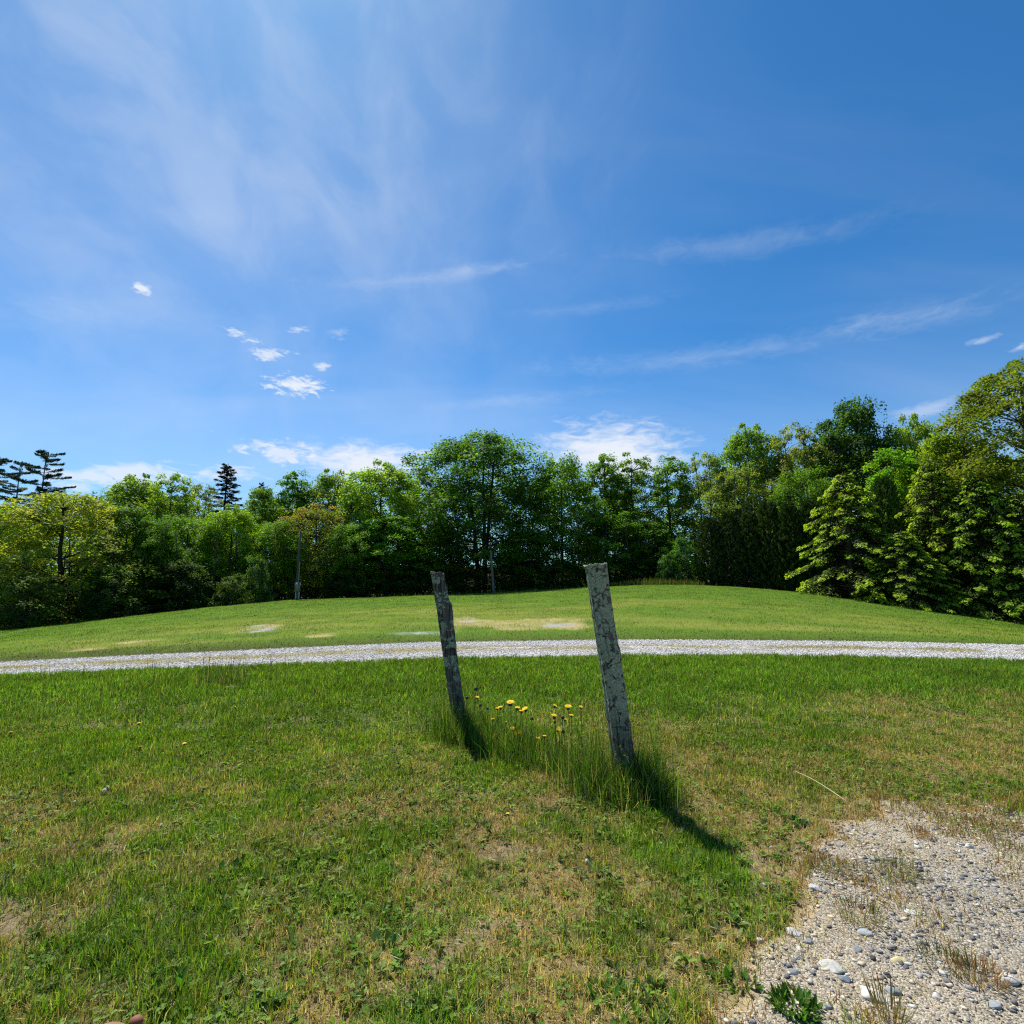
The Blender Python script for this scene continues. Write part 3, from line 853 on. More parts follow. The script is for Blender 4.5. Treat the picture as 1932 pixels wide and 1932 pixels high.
# ------------------------------------------------------------------ flowers
def flower(px, py, rpx, label, bud=False, yaw=0., base=None, tilt=(0, 0), seed=0, low=False):
    """head seen at px,py on a stem rooted in the grass"""
    q = random.Random(seed)
    d = ray(px, py)
    if base is None:
        t = (px - 870) / (1186 - 870); t = min(max(t, 0), 1)
        Yd = PB['L'][1] * (1 - t) + PB['R'][1] * t + q.uniform(-.1, .1)
    else: Yd = base
    k = Yd / d[1]
    hx, hy, hz = d[0] * k, Yd, CAMZ + d[2] * k
    bx, by = hx + q.uniform(-.03, .03), hy + q.uniform(-.03, .03)
    bz = float(H(bx, by))
    hz = max(hz, bz + .05)
    R = rpx / 1000 * k * (.8 if not bud else 1)
    root = obj('yellow_flower' if not bud else 'flower_bud', None, loc=(bx, by, bz))
    A = Acc(); hh = hz - bz
    P = [(0, 0, -.01), ((hx - bx) * .2 + q.uniform(-.01, .01), (hy - by) * .2, hh * .4), ((hx - bx) * .7, (hy - by) * .7, hh * .8), (hx - bx, hy - by, hh - .004)]
    A.tube(P, .0022, 5, (.06, .09, .03)); 
    obj('stem', A.mesh('stem'), root, M_PLAIN)
    A = Acc()
    th = np.arange(10) / 10 * 6.283
    prof = [(.0, -.9), (.42, -.75), (.5, -.2), (.42, .1), (.0, .15)] if not bud else [(0, -1.1), (.7, -.8), (.85, -.1), (.6, .6), (0, .7)]
    V = np.array([[a * math.cos(x) * R, a * math.sin(x) * R, b * R] for a, b in prof for x in th])
    F = [[i * 10 + j, i * 10 + (j + 1) % 10, (i + 1) * 10 + (j + 1) % 10, (i + 1) * 10 + j] for i in range(4) for j in range(10)]
    A.add(V, F, None, (.045, .05, .025))
    h = A.mesh('flower_base' if not bud else 'bud', True)
    ho = obj('flower_base' if not bud else 'bud', h, root, M_PLAIN, loc=(hx - bx, hy - by, hh))
    if not bud:
        A = Acc(); Vs, Fs, Cs = [], [], []
        for ring, (nn, r0, r1, zz, col) in enumerate([(17, .2, 1.0, .12, (.90, .66, .012)), (14, .15, .8, .2, (.92, .70, .015)), (10, .05, .5, .28, (.85, .5, .01))]):
            for j in range(nn):
                a = (j + .37 * ring) / nn * 6.283; r1_ = r1 * q.uniform(.88, 1.08); w_ = .11
                ca, sa = math.cos(a), math.sin(a)
                b0 = len(Vs)
                for rr_, ww in ((r0, w_ * .5), (r1_ * .75, w_ * 1.1), (r1_, w_ * .7)):
                    for sg in (-1, 1):
                        z = zz + .18 * rr_ + q.uniform(-.02, .02)
                        Vs.append(((ca * rr_ - sa * ww * sg) * R, (sa * rr_ + ca * ww * sg) * R, z * R))
                Fs += [[b0, b0 + 1, b0 + 3, b0 + 2], [b0 + 2, b0 + 3, b0 + 5, b0 + 4]]
                Cs += [col] * 6
        A.add(np.array(Vs), Fs, None, np.array(Cs))
        po = obj('petals', A.mesh('petals'), root, M_PETAL, loc=(hx - bx, hy - by, hh))
        for o_ in (ho, po): o_.rotation_euler = (tilt[0] + q.uniform(-.15, .15), tilt[1] + q.uniform(-.15, .15), 0)
    tag(root, label, 'flower', 'yellow flowers in the grass' if not bud else 'dark flower buds in the grass')


fl = [
    (963, 1326, 9.5, 'wide yellow flower highest of the left group between the posts', (.15, 0)),
    (977, 1383, 10, 'largest yellow flower, tilted to show its whole disc, low between the posts', (.75, .1)),
    (1072, 1334, 8.5, 'bright yellow flower tallest in the group left of the thick post', (.4, 0)),
    (1096, 1334, 5, 'small yellow flower closest to the thick post', (.2, .2)),
    (976, 1336, 6.5, 'yellow flower just right of and below the highest wide one', (.1, 0)),
    (984, 1342, 6, 'yellow flower left one of a touching pair between the posts', (.1, 0)),
    (991, 1338, 7.5, 'yellow flower right one of a touching pair between the posts', (.15, -.2)),
    (944, 1335, 6, 'yellow flower paired with a smaller one left of the wide flower', (.1, 0)),
    (938, 1337, 4.5, 'smaller flower tucked against its neighbour left of the wide flower', (.1, 0)),
    (967, 1375, 6.5, 'yellow flower just above left of the largest one', (.3, 0)),
    (1015, 1393, 6.5, 'ragged yellow flower lowest in the middle between the posts', (.2, .2)),
    (1027, 1389, 5, 'small pale yellow flower right of the ragged low one', (.05, 0)),
    (1047, 1332, 6, 'yellow flower on the left of the tall group near the thick post', (.1, .3)),
    (1046, 1351, 8, 'flat yellow flower with dark base upper of two stacked near the thick post', (.05, 0)),
    (1047, 1361, 6, 'yellow flower with dark base lower of two stacked near the thick post', (.05, 0)),
    (1066, 1358, 5, 'small half open flower among dark buds near the thick post', (.1, 0)),
    (1078, 1350, 5.5, 'yellow flower below the bright tall one near the thick post', (.05, 0)),
    (1054, 1377, 7, 'sideways tilted yellow flower low in the group near the thick post', (.5, .5)),
    (898, 1367, 7, 'rounded yellow flower nearest the foot of the thin post', (.5, 0)),
    (918, 1364, 6, 'yellow flower right of the rounded one by the thin post', (.1, 0)),
    (919, 1379, 5, 'small low yellow flower by the thin post', (.05, 0)),
    (930, 1357, 5, 'small yellow flower on a tall stem right of the thin post', (.05, 0)),
    (955, 1363, 4.5, 'tiny yellow flower halfway between thin post and largest flower', (.05, 0)),
    (900, 1316, 5, 'yellow flower among dark stems right of the thin post', (.1, .2)),
]
for i, (a, b, c, lab, tl) in enumerate(fl): flower(a, b, c, lab, tilt=(tl[0], tl[1]), seed=i)
flower(877, 1349, 5, 'yellow flower in front of the thin post', base=5.15, seed=60)
flower(863, 1400, 4, 'tiny pale yellow flower low in front of the thin post foot', base=5.0, seed=61)
for i, (a, b, lab) in enumerate([(262, 1365, 'lone yellow flower far out in the left lawn'), (265, 1409, 'yellow flower in the left lawn, nearer of the left three'),
                                 (348, 1403, 'yellow flower in the left lawn, rightmost of three'), (20, 1382, 'yellow flower at the left edge of the lawn'),
                                 (958, 1541, 'low yellow flower in mown grass in front of the posts')]):
    x, y = at(a, b + 12)
    flower(a, b, 4.5, lab, base=y, seed=70 + i)
for i, (a, b, c, lab) in enumerate([(898, 1299, 4.5, 'tallest dark bud on a bare stem right of the thin post'), (881, 1316, 3.5, 'dark bud touching the right side of the thin post'),
                                    (906, 1330, 3.5, 'dark bud below the tallest one by the thin post'), (920, 1336, 3, 'small dark bud left of the paired flowers'),
                                    (1062, 1353, 4, 'dark bud among flowers near the thick post'), (1003, 1355, 3.5, 'dark bud in the middle between the posts'),
                                    (1063, 1380, 3.5, 'dark bud right of the sideways tilted flower')]):
    flower(a, b, c, lab, bud=True, seed=90 + i)

# dandelion clocks
for i, (a, b, c, lab) in enumerate([(197, 1491, 7, 'white dandelion seed head, left of a touching pair in the left lawn'), (203, 1485, 6, 'white dandelion seed head, right of a touching pair in the left lawn'),
                                    (304, 1556, 5, 'lone white seed head in the dry left lawn'), (141, 1512, 4, 'small pale seed head near the left edge'),
                                    (676, 1628, 6, 'round white seed head in the middle of the near lawn'), (1107, 1624, 7, 'white seed head on dry grass below the thick post'),
                                    (1247, 1591, 5, 'white seed head just left of the post shadow tip')]):
    x, y = at(a, b + 10); d = ray(a, b); k = y / d[1]; R = c / 1000 * k
    root = obj('dandelion', None, loc=(x, y, float(H(x, y))))
    hz = CAMZ + d[2] * k - float(H(x, y)); R *= .5
    A = Acc(); A.tube([(0, 0, -.01), (0, 0, hz * .5), (d[0] * k - x, 0, hz)], .002, 5, (.12, .16, .05)); obj('stem', A.mesh('stem'), root, M_PLAIN)
    q = np.random.default_rng(i); A = Acc()
    dd = q.normal(0, 1, (140, 3)); dd /= np.linalg.norm(dd, axis=1)[:, None]
    V, F = leaves(dd * R * .9, q.normal(0, 1, (140, 3)), dd, np.full(140, R * .55), np.full(140, R * .4)); A.add(V, F, None, (.9, .88, .82))
    V, F = leaves(dd * R * .45, dd, q.normal(0, 1, (140, 3)), np.full(140, R * .9), np.full(140, R * .05)); A.add(V, F, None, (.9, .87, .8))
    obj('seed_head', A.mesh('seed_head'), root, M_PETAL, loc=(d[0] * k - x, 0, hz))
    tag(root, lab, 'dandelion', 'white dandelion seed heads in the lawn')


# single plants
def plant(px, py, n, L, W, cols, label, spread, name='weed_plant', up=.6, seed=0, fine=False):
    q = np.random.default_rng(seed + 900)
    x, y = at(px, py); A = Acc()
    az = q.uniform(0, 6.283, n); rad_ = spread * np.sqrt(q.random(n))
    bx, by = rad_ * np.cos(az) * 1.0, rad_ * np.sin(az)
    d = np.stack([np.cos(az) * .6 + q.normal(0, .3, n), np.sin(az) * .6 + q.normal(0, .3, n), np.abs(q.normal(up, .3, n)) + .1], -1)
    d /= np.linalg.norm(d, axis=1)[:, None]
    Ls = L * q.uniform(.5, 1.1, n)
    c = np.stack([bx, by, np.zeros(n)], -1) + d * Ls[:, None] * .5
    nrm = np.stack([-d[:, 0] * d[:, 2], -d[:, 1] * d[:, 2], 1 - d[:, 2] ** 2 + .05], -1) + q.normal(0, .15, (n, 3))
    V, F = (ovals if not fine else leaves)(c, d, nrm, Ls, Ls * W)
    cc = np.asarray(cols)[q.integers(0, len(cols), n)] * q.uniform(.75, 1.25, (n, 1))
    A.add(V, F, None, np.repeat(cc, 6 if not fine else 4, 0))
    o = obj(name, A.mesh(name), mat=M_GRASS, loc=(x, y, float(H(x, y)) - .003))
    tag(o, label, 'plant' if not fine else 'grass tuft')


GP = [(.06, .15, .02), (.08, .19, .025), (.045, .11, .015)]
plant(1502, 1908, 230, .05, .24, GP, 'dense clump of long green leaves at the bottom edge beside the gravel', .065, seed=1)
plant(1135, 1880, 26, .055, .4, GP, 'dark broad leaved rosette in the lawn near the bottom', .05, seed=2, up=.35)
plant(720, 1800, 26, .06, .5, [(.07, .16, .04), (.10, .2, .05)], 'low leafy weed patch in the lower middle of the lawn', .10, seed=3, up=.35)
plant(435, 1650, 22, .06, .5, [(.09, .22, .03)], 'bright green leafy weed among dry grass, left of centre', .06, seed=4, up=.5)
plant(1505, 1560, 26, .07, .35, [(.035, .10, .03)], 'dark green flat weed right of the post shadow', .025, seed=5, up=.25)
plant(1120, 1650, 18, .055, .5, [(.10, .17, .10), (.07, .14, .06)], 'pale grey green weed cluster on the lawn below the posts', .09, seed=6, up=.3)
plant(300, 1880, 24, .07, .4, GP, 'bushy green weed close to the dog at lower left', .08, seed=7)
plant(1400, 1860, 14, .06, .4, GP, 'small dark weed in the grass tongue left of the long leaved clump', .05, seed=8)
RD = [(.30, .14, .06), (.36, .2, .09), (.2, .1, .04), (.16, .15, .04)]
plant(1845, 1850, 240, .075, .05, RD, 'reddish brown grass tuft on open gravel at lower right', .075, 'grass_tuft', 1., 9, True)
plant(1735, 1578, 170, .065, .05, RD, 'reddish brown grass tuft near the upper edge of the gravel lot', .06, 'grass_tuft', 1., 10, True)
plant(1790, 1830, 170, .06, .06, [(.09, .13, .03), (.15, .12, .05)], 'dark green and brown tuft left of the reddish tuft on the gravel', .09, 'grass_tuft', .8, 11, True)
plant(1620, 1730, 220, .07, .05, [(.15, .17, .04), (.3, .18, .08), (.09, .13, .03)], 'olive and brown grass tuft growing in the middle of the lot edge', .09, 'grass_tuft', 1., 12, True)
plant(1680, 1925, 90, .13, .03, [(.2, .13, .06), (.12, .12, .04)], 'tall wiry brown tuft at the bottom edge of the lot', .05, 'grass_tuft', 1.4, 13, True)
plant(1690, 1650, 260, .07, .05, [(.12, .17, .04), (.25, .17, .08), (.08, .13, .03)], 'long green brown tuft on the slope of gravel under the grass bank', .10, 'grass_tuft', .9, 14, True)
plant(1560, 1640, 200, .07, .05, [(.12, .17, .04), (.25, .17, .08)], 'dry olive tuft at the upper left corner of the lot', .09, 'grass_tuft', .9, 15, True)

# a long dry stalk lying by the lot
x0, y0 = at(1500, 1468); x1, y1 = at(1600, 1530)
A = Acc(); P = [(x0 + (x1 - x0) * t, y0 + (y1 - y0) * t, float(H(x0 + (x1 - x0) * t, y0 + (y1 - y0) * t)) + .05 + .02 * math.sin(t * 3)) for t in np.linspace(0, 1, 8)]
P = np.array(P); A.tube(P - P[0], np.linspace(.002, .0035, 8), 5, (.50, .40, .22))
o = obj('dry_stalk', A.mesh('dry_stalk'), mat=M_PLAIN, loc=tuple(P[0])); tag(o, 'single long straw coloured stalk lying above the gravel lot edge', 'stalk')

# clump of tall coarse weeds by the boulder in the left lawn
A = Acc()
q = np.random.default_rng(5); n = 150
bx, by = q.normal(0, .16, n), q.normal(0, .12, n)
x, y = at(425, 1298)
V, F, Cc = blades('w', bx + x, by + y, q.uniform(.12, .42, n), np.full(n, .009), np.array([[.05, .10, .02], [.09, .14, .04], [.2, .2, .09]])[q.integers(0, 3, n)], .3, 2, r=q)
V = V - np.array([x, y, float(H(x, y))]); A.add(V, F[0], F[1], Cc)
o = obj('weed_clump', A.mesh('weed_clump'), mat=M_GRASS, loc=(x, y, float(H(x, y)))); tag(o, 'tall coarse weed clump growing over the low boulder in the left lawn', 'weeds')


# ------------------------------------------------------------------ trees
def cr_broad(seed, Ht=12., R=4.2, bot=.12, n_cl=230, per=125, leaf=.20, cols=((.075, .135, .02),), shape='round', limbs=13, flat=.55, airy=0., spread=.62,
             trunk_r=.17, stems=1, bark=(.055, .047, .04), cvar=.2, mix=None):
    q = np.random.default_rng(seed)
    T = Acc()
    nodes = []
    # stems
    for s_ in range(stems):
        a = q.uniform(0, 6.283); off = .0 if stems == 1 else .25
        lean = (.0 if stems == 1 else R * .28)
        zz = np.linspace(-1.2, Ht * .93, 14)
        f = np.clip(zz / Ht, 0, 1)
        wob = np.cumsum(q.normal(0, .07, (14, 2)), 0)
        P = np.stack([math.cos(a) * (off + lean * f ** 1.3) + wob[:, 0], math.sin(a) * (off + lean * f ** 1.3) + wob[:, 1], zz], -1)
        T.tube(P, trunk_r / math.sqrt(stems) * (1.05 - f) ** .8 + .012, 8, bark)
        for k in range(13):
            for u in (0, .5): nodes.append(np.append(P[k] * (1 - u) + P[k + 1] * u, trunk_r / math.sqrt(stems) * (1.05 - f[k]) ** .8))
    nodes = np.array(nodes)

    def rad_at(f):
        g = np.clip((f - bot) / (1 - bot), 0, 1)
        if shape == 'round': v = np.sin(math.pi * (.13 + .76 * g)) ** .5
        elif shape == 'tall': v = np.sqrt(np.clip(1 - g ** 4, 0, 1)) * np.clip(.72 + g * .6, 0, 1) * .9 + .1
        elif shape == 'dome': v = np.sqrt(np.clip(1 - g ** 2.6, 0, 1)) * .88 + .12
        elif shape == 'vase': v = (.5 + .5 * g ** .8) * np.sqrt(np.clip(1 - g ** 5, 0, 1)) + .1
        elif shape == 'narrow': v = np.sin(math.pi * (.12 + .72 * g)) ** .7
        else: v = 1 - g
        return v * R
    lob = q.uniform(0, 6.283, 4)
    # main limbs
    ends = []
    for k in range(limbs):
        f = bot + .1 + (.82 - bot) * (k + q.random()) / limbs
        a = k * 2.4 + q.uniform(-.4, .4)
        rr = rad_at(min(f + .12, .96)) * q.uniform(.6, .9)
        z0 = f * Ht * .86
        src = nodes[np.argmin(np.abs(nodes[:, 2] - z0) + q.random(len(nodes)) * .3)]
        end = np.array([math.cos(a) * rr, math.sin(a) * rr, min(z0 + rr * q.uniform(.35, .8), Ht * .95)])
        mid_ = (src[:3] + end) / 2 + np.array([0, 0, -.12 * rr]) + q.normal(0, .12, 3)
        t = np.linspace(0, 1, 8)[:, None]
        P = (1 - t) ** 2 * src[:3] + 2 * t * (1 - t) * mid_ + t ** 2 * end
        rs = max(.03, src[3] * .55)
        T.tube(P, np.linspace(rs, .015, 8), 6, bark)
        for i_, p in enumerate(P[1:]): ends.append(np.append(p, rs * (1 - i_ / 9)))
    allp = np.vstack([nodes, np.array(ends)])
    # cluster centres
    cs = []
    while len(cs) < n_cl:
        f = bot + (1 - bot) * q.random() ** .9
        a = q.uniform(0, 6.283)
        lump = 1 + .16 * math.sin(2 * a + lob[0] + f * 5) + .13 * math.sin(5 * a + lob[1] - f * 9) + .10 * math.sin(f * 23 + lob[2] + a * 2)
        rm = rad_at(f) * lump
        if q.random() > (rm / R) * .8 + .2: continue
        rr = rm * (1 - (1 - spread) * q.random() ** 1.2 * 1.5)
        rr = abs(rr)
        cs.append((math.cos(a) * rr, math.sin(a) * rr, f * Ht + q.normal(0, .2)))
    for k in range(12):            # leading shoots that break the outline
        a = q.uniform(0, 6.283); rr = R * .62 * math.sqrt(q.random())
        g_ = 1 - .16 * (rr / R) ** 1.5 * 2
        cs[-1 - k] = (math.cos(a) * rr, math.sin(a) * rr, Ht * (g_ + q.uniform(-.03, .05)))
    cs = np.array(cs)
    # twigs
    for c in cs:
        d2 = np.sum((allp[:, :3] - c) ** 2, 1) + np.where(allp[:, 2] > c[2] + .1, 6, 0)
        s_ = allp[np.argmin(d2)]
        m_ = (s_[:3] + c) / 2 + q.normal(0, .12, 3)
        T.tube(np.array([s_[:3], m_, c]), np.array([.03, .018, .007]), 4, bark, cap=False)
    # leaves
    n = n_cl * per
    ci = np.repeat(np.arange(n_cl), per)
    cr = q.uniform(.50, 1.0, n_cl) * (R / 4.2) ** .6 * (1 - .3 * airy); cr[-12:] *= .6
    a = q.uniform(0, 6.283, n); rr = np.sqrt(q.random(n)) * cr[ci]
    out = cs[:, :2] / (np.linalg.norm(cs[:, :2], axis=1)[:, None] + .3)
    px = np.cos(a) * rr; py = np.sin(a) * rr
    # flattened dome, tips droop outward
    pz = q.normal(0, flat * .5, n) * cr[ci] - .30 * rr ** 2 / (cr[ci] + .01) - .25 * (px * out[ci, 0] + py * out[ci, 1])
    c = cs[ci] + np.stack([px, py, pz], -1)
    nrm = np.stack([px * .5 / cr[ci] + out[ci, 0] * .35, py * .5 / cr[ci] + out[ci, 1] * .35, np.ones(n)], -1) + q.normal(0, .5, (n, 3))
    ax = q.normal(0, 1, (n, 3)) * [1, 1, .35]; ax[:, :2] += out[ci] * .6; ax[:, 2] -= .25
    Ls = leaf * q.uniform(.65, 1.25, n)
    V, F = leaves(c, ax, nrm, Ls, Ls * q.uniform(.6, .9, n))
    cols = np.asarray(cols)
    base = cols[q.integers(0, len(cols), n_cl)][ci]
    cc = base * q.uniform(1 - cvar, 1 + cvar, (n_cl, 1))[ci] * q.uniform(.75, 1.3, (n, 1))
    if mix is not None:
        hi = (c[:, 2] > Ht * mix[1]) & (q.random(n) < mix[2]) & ((np.sin(ci * 7.3) > mix[3]))
        cc[hi] = np.array(mix[0]) * q.uniform(.8, 1.2, (hi.sum(), 1))
    me = np_mesh('crown', V, [F], np.repeat(cc, 4, 0), mats=(M_LEAF,))
    return T.mesh('trunk', True, (M_BARK,)), me, Ht, R


def cr_conifer(seed, Ht=14., R=2.6, kind='spruce', bark=(.07, .055, .045)):
    q = np.random.default_rng(seed); T = Acc()
    zz = np.linspace(-1.2, Ht, 12); P = np.stack([np.zeros(12), np.zeros(12), zz], -1); P[:, :2] += np.cumsum(q.normal(0, .02, (12, 2)), 0)
    T.tube(P, .16 * (1.03 - np.clip(zz / Ht, 0, 1)) + .01, 8, bark)
    cx, ax, nm, LL, WW, cc = [], [], [], [], [], []

    def sprays(p0, p1, n, wid, L, W, col, tipcol=None, droop=0., up=0.):
        t = q.random(n) ** .7
        base = p0[None] * (1 - t[:, None]) + p1[None] * t[:, None]
        d = (p1 - p0) / (np.linalg.norm(p1 - p0) + 1e-6)
        sd = np.cross(d, [0, 0, 1]); sd /= np.linalg.norm(sd) + 1e-6
        s = q.uniform(-1, 1, n) * wid * (1.05 - t * .75)
        c = base + sd[None] * s[:, None] + np.array([0, 0, 1.]) * (q.normal(0, .05, n) - droop * np.abs(s))[:, None]
        cx.append(c); a = d[None] * .7 + sd[None] * np.sign(s)[:, None] * .8 + q.normal(0, .25, (n, 3)); a[:, 2] += up - droop
        ax.append(a); nm.append(np.tile([0, 0, 1.], (n, 1)) + q.normal(0, .4, (n, 3)))
        LL.append(L * q.uniform(.6, 1.2, n)); WW.append(W * q.uniform(.7, 1.2, n))
        c_ = np.tile(np.array(col), (n, 1)) * q.uniform(.6, 1.3, (n, 1))
        if tipcol is not None:
            m_ = (t + np.abs(s) / (wid + .01) * .35 + q.normal(0, .12, n)) > .72
            c_[m_] = np.array(tipcol) * q.uniform(.8, 1.15, (m_.sum(), 1))
        cc.append(c_)
    if kind == 'spruce':
        nb = 150
        for k in range(nb):
            f = .03 + .95 * k / nb; z = f * Ht; a = k * 2.399 + q.uniform(-.3, .3)
            r_ = R * (1 - f) ** .72 * q.uniform(.7, 1.12) + .15
            e = np.array([math.cos(a) * r_, math.sin(a) * r_, z - .18 * r_ + .25 * (f > .7)])
            s0 = np.array([0, 0, z]); T.tube(np.array([s0, e]), [.03 * (1.1 - f), .008], 4, bark, False)
            sprays(s0, e, int(95 * (.4 + r_ / R)), .40 * (.4 + r_ / R), .32, .10, (.030, .048, .030), (.045, .07, .04), .25)
    elif kind == 'pine':
        nw = 15
        for w_ in range(nw):
            f = .30 + .68 * (w_ / (nw - 1)) ** .95; z0 = f * Ht
            for b in range(q.integers(4, 7)):
                a = q.uniform(0, 6.283); r_ = R * (1.12 - f) ** .62 * q.uniform(.5, 1.15) * (1.25 if w_ in (2, 4) and b == 0 else 1)
                z = z0 + q.normal(0, .15)
                s0 = np.array([0, 0, z]); m_ = np.array([math.cos(a) * r_ * .55, math.sin(a) * r_ * .55, z + .05 * r_])
                e = np.array([math.cos(a) * r_, math.sin(a) * r_, z + .16 * r_ + .05])
                T.tube(np.array([s0, m_, e]), [.05 * (1.2 - f), .03, .01], 5, bark, False)
                sprays(s0 * .75 + m_ * .25, m_, int(60 * r_), .22, .22, .05, (.045, .075, .045), None, -.02, .2)
                sprays(m_, e, int(170 * r_), .36, .24, .05, (.055, .09, .055), None, -.02, .25)
        sprays(np.array([0, 0, Ht * .9]), np.array([.05, 0, Ht * 1.0]), 120, .2, .24, .05, (.03, .055, .034), None, 0, .8)
    elif kind == 'hemlock':
        nb = 190
        for k in range(nb):
            f = .01 + .97 * (k / nb) ** 1.05; z = f * Ht; a = k * 2.399 + q.uniform(-.4, .4)
            r_ = R * (1 - f ** 1.5) ** .8 * q.uniform(.62, 1.22) + .15
            s0 = np.array([0, 0, z]); m_ = np.array([math.cos(a) * r_ * .6, math.sin(a) * r_ * .6, z + .12 * r_])
            e = np.array([math.cos(a) * r_, math.sin(a) * r_, z - .12 * r_])
            T.tube(np.array([s0, m_, e]), [.03, .015, .006], 4, bark, False)
            n1 = int(80 * (.4 + r_ / R))
            sprays(s0 * .5 + m_ * .5, m_, n1 // 2, .4, .16, .07, (.028, .045, .014), None, .15)
            sprays(m_, e, n1, .42, .17, .075, (.08, .13, .02), (.40, .53, .05), .35)
    elif kind == 'cedar':
        nb = 420
        for k in range(nb):
            f = .01 + .97 * k / nb; z = f * Ht; a = k * 2.399 + q.uniform(-.4, .4)
            r_ = R * np.sqrt(max(0, 1 - f ** 2.4)) * q.uniform(.75, 1.12) + .08
            e = np.array([math.cos(a) * r_, math.sin(a) * r_, z + .25])
            s0 = np.array([math.cos(a) * r_ * .35, math.sin(a) * r_ * .35, z - .15])
            sprays(s0, e, 34, .16, .20, .07, (.028, .050, .012), (.06, .10, .02), 0, 1.2)
    V, F = leaves(np.vstack(cx), np.vstack(ax), np.vstack(nm), np.concatenate(LL), np.concatenate(WW))
    me = np_mesh('crown', V, [F], np.repeat(np.vstack(cc), 4, 0), mats=(M_NEEDLE if kind != 'hemlock' else M_LEAF,))
    return T.mesh('trunk', True, (M_BARK,)), me, Ht, R


G1 = ((.130, .230, .020), (.165, .265, .024), (.095, .185, .016))
G2 = ((.200, .300, .028), (.160, .260, .024), (.250, .330, .040))
G3 = ((.250, .300, .036), (.300, .330, .050), (.200, .260, .030))
G4 = ((.060, .125, .020), (.080, .150, .022), (.050, .105, .016))
G5 = ((.180, .225, .055), (.145, .200, .040), (.220, .250, .070))
PR = {
    'maple_a': cr_broad(1, cols=G1, shape='round', n_cl=300, per=115),
    'maple_b': cr_broad(2, cols=G2, shape='dome', n_cl=310, per=112),
    'maple_c': cr_broad(3, cols=G1, shape='tall', R=3.4, n_cl=270, per=112, stems=2),
    'dense': cr_broad(4, cols=G4, shape='dome', R=4.6, n_cl=370, per=115, spread=.6),
    'lemon': cr_broad(5, Ht=9, R=4.4, cols=G3, shape='dome', bot=.03, n_cl=320, per=110, leaf=.17, flat=.35),
    'airy_a': cr_broad(6, cols=G5, shape='vase', R=3.6, n_cl=260, per=80, leaf=.16, airy=1, stems=2, limbs=18, bark=(.08, .07, .06)),
    'airy_b': cr_broad(7, cols=G5, shape='round', R=3.0, n_cl=220, per=80, leaf=.16, airy=1, limbs=16, bark=(.08, .07, .06)),
    'narrow_a': cr_broad(8, cols=G1, shape='narrow', R=2.0, n_cl=170, per=95, leaf=.17, bot=.3, limbs=12),
    'narrow_b': cr_broad(9, cols=G2, shape='narrow', R=2.2, n_cl=180, per=95, leaf=.17, bot=.15, limbs=14),
    'big': cr_broad(10, Ht=15, R=5.2, cols=G1 + G4[:1], shape='tall', n_cl=400, per=110, stems=3, limbs=20, bot=.22, trunk_r=.3),
    'limby': cr_broad(11, Ht=18, R=6.4, cols=G2 + G3[2:], shape='dome', n_cl=430, per=100, leaf=.21, limbs=20, bot=.34, trunk_r=.34, flat=.35, spread=.72, bark=(.08, .07, .06)),
    'orange': cr_broad(12, Ht=9, R=3.6, cols=G3[:1] + ((.15, .165, .03), (.12, .14, .03)), shape='vase', n_cl=230, per=85, leaf=.15, flat=.3, mix=((.42, .20, .07), .86, .5, .72)),
    'bush': cr_broad(13, Ht=4, R=2.2, cols=((.09, .19, .04), (.07, .155, .03)), shape='dome', bot=.02, n_cl=110, per=80, leaf=.17, stems=3, limbs=6, trunk_r=.06),
    'under': cr_broad(14, Ht=5, R=2.6, cols=G4 + G1[:1], shape='dome', bot=.02, n_cl=130, per=80, leaf=.18, stems=3, limbs=8, trunk_r=.07),
    'spruce': cr_conifer(20, 14, 3.0, 'spruce'),
    'pine_a': cr_conifer(21, 15, 3.6, 'pine'),
    'pine_b': cr_conifer(22, 15, 3.6, 'pine'),
    'hemlock_a': cr_conifer(23, 8, 2.7, 'hemlock'),
    'hemlock_b': cr_conifer(24, 8, 3.0, 'hemlock'),
    'cedar_a': cr_conifer(25, 6.5, 1.15, 'cedar'),
    'cedar_b': cr_conifer(26, 6.5, 1.3, 'cedar'),
}
names = {'spruce': 'spruce_tree', 'pine_a': 'pine_tree', 'pine_b': 'pine_tree', 'hemlock_a': 'hemlock_tree', 'hemlock_b': 'hemlock_tree', 'cedar_a': 'cedar_tree',
         'cedar_b': 'cedar_tree', 'bush': 'shrub', 'under': 'shrub'}


def tree(kind, X, Yt, Wp, back, label, tint=(1, 1, 1), rot=None, cat='tree', group='trees along the edge of the lawn'):
    if cat == 'tree': Wp *= 1.22; Yt += 3
    if kind[:4] == 'heml': Wp *= 1.25
    tm, cm, Ht, R = PR[kind]
    d = ray(X, Yt); u = (X - 966) / 1000
    _, _, _, _, y3, _ = ctl(u * 40, 40.)
    yy = float(y3) + back
    t = yy / d[1]; x = d[0] * t; zt = CAMZ + d[2] * t
    b = float(H(x, yy))
    sz = (zt - b) / Ht; sx = Wp / 1000 * t / 2 / R
    root = obj(names.get(kind, 'broadleaf_tree'), None, loc=(x, yy, b))
    rz = (X * 0.713) % 6.283 if rot is None else rot
    for nm, me in (('trunk', tm), ('crown', cm)):
        o = obj(nm, me, root); o.color = (*tint, 1)
        o.scale = (sx, sx, sz); o.rotation_euler = (0, 0, rz)
    tag(root, label, cat, group)


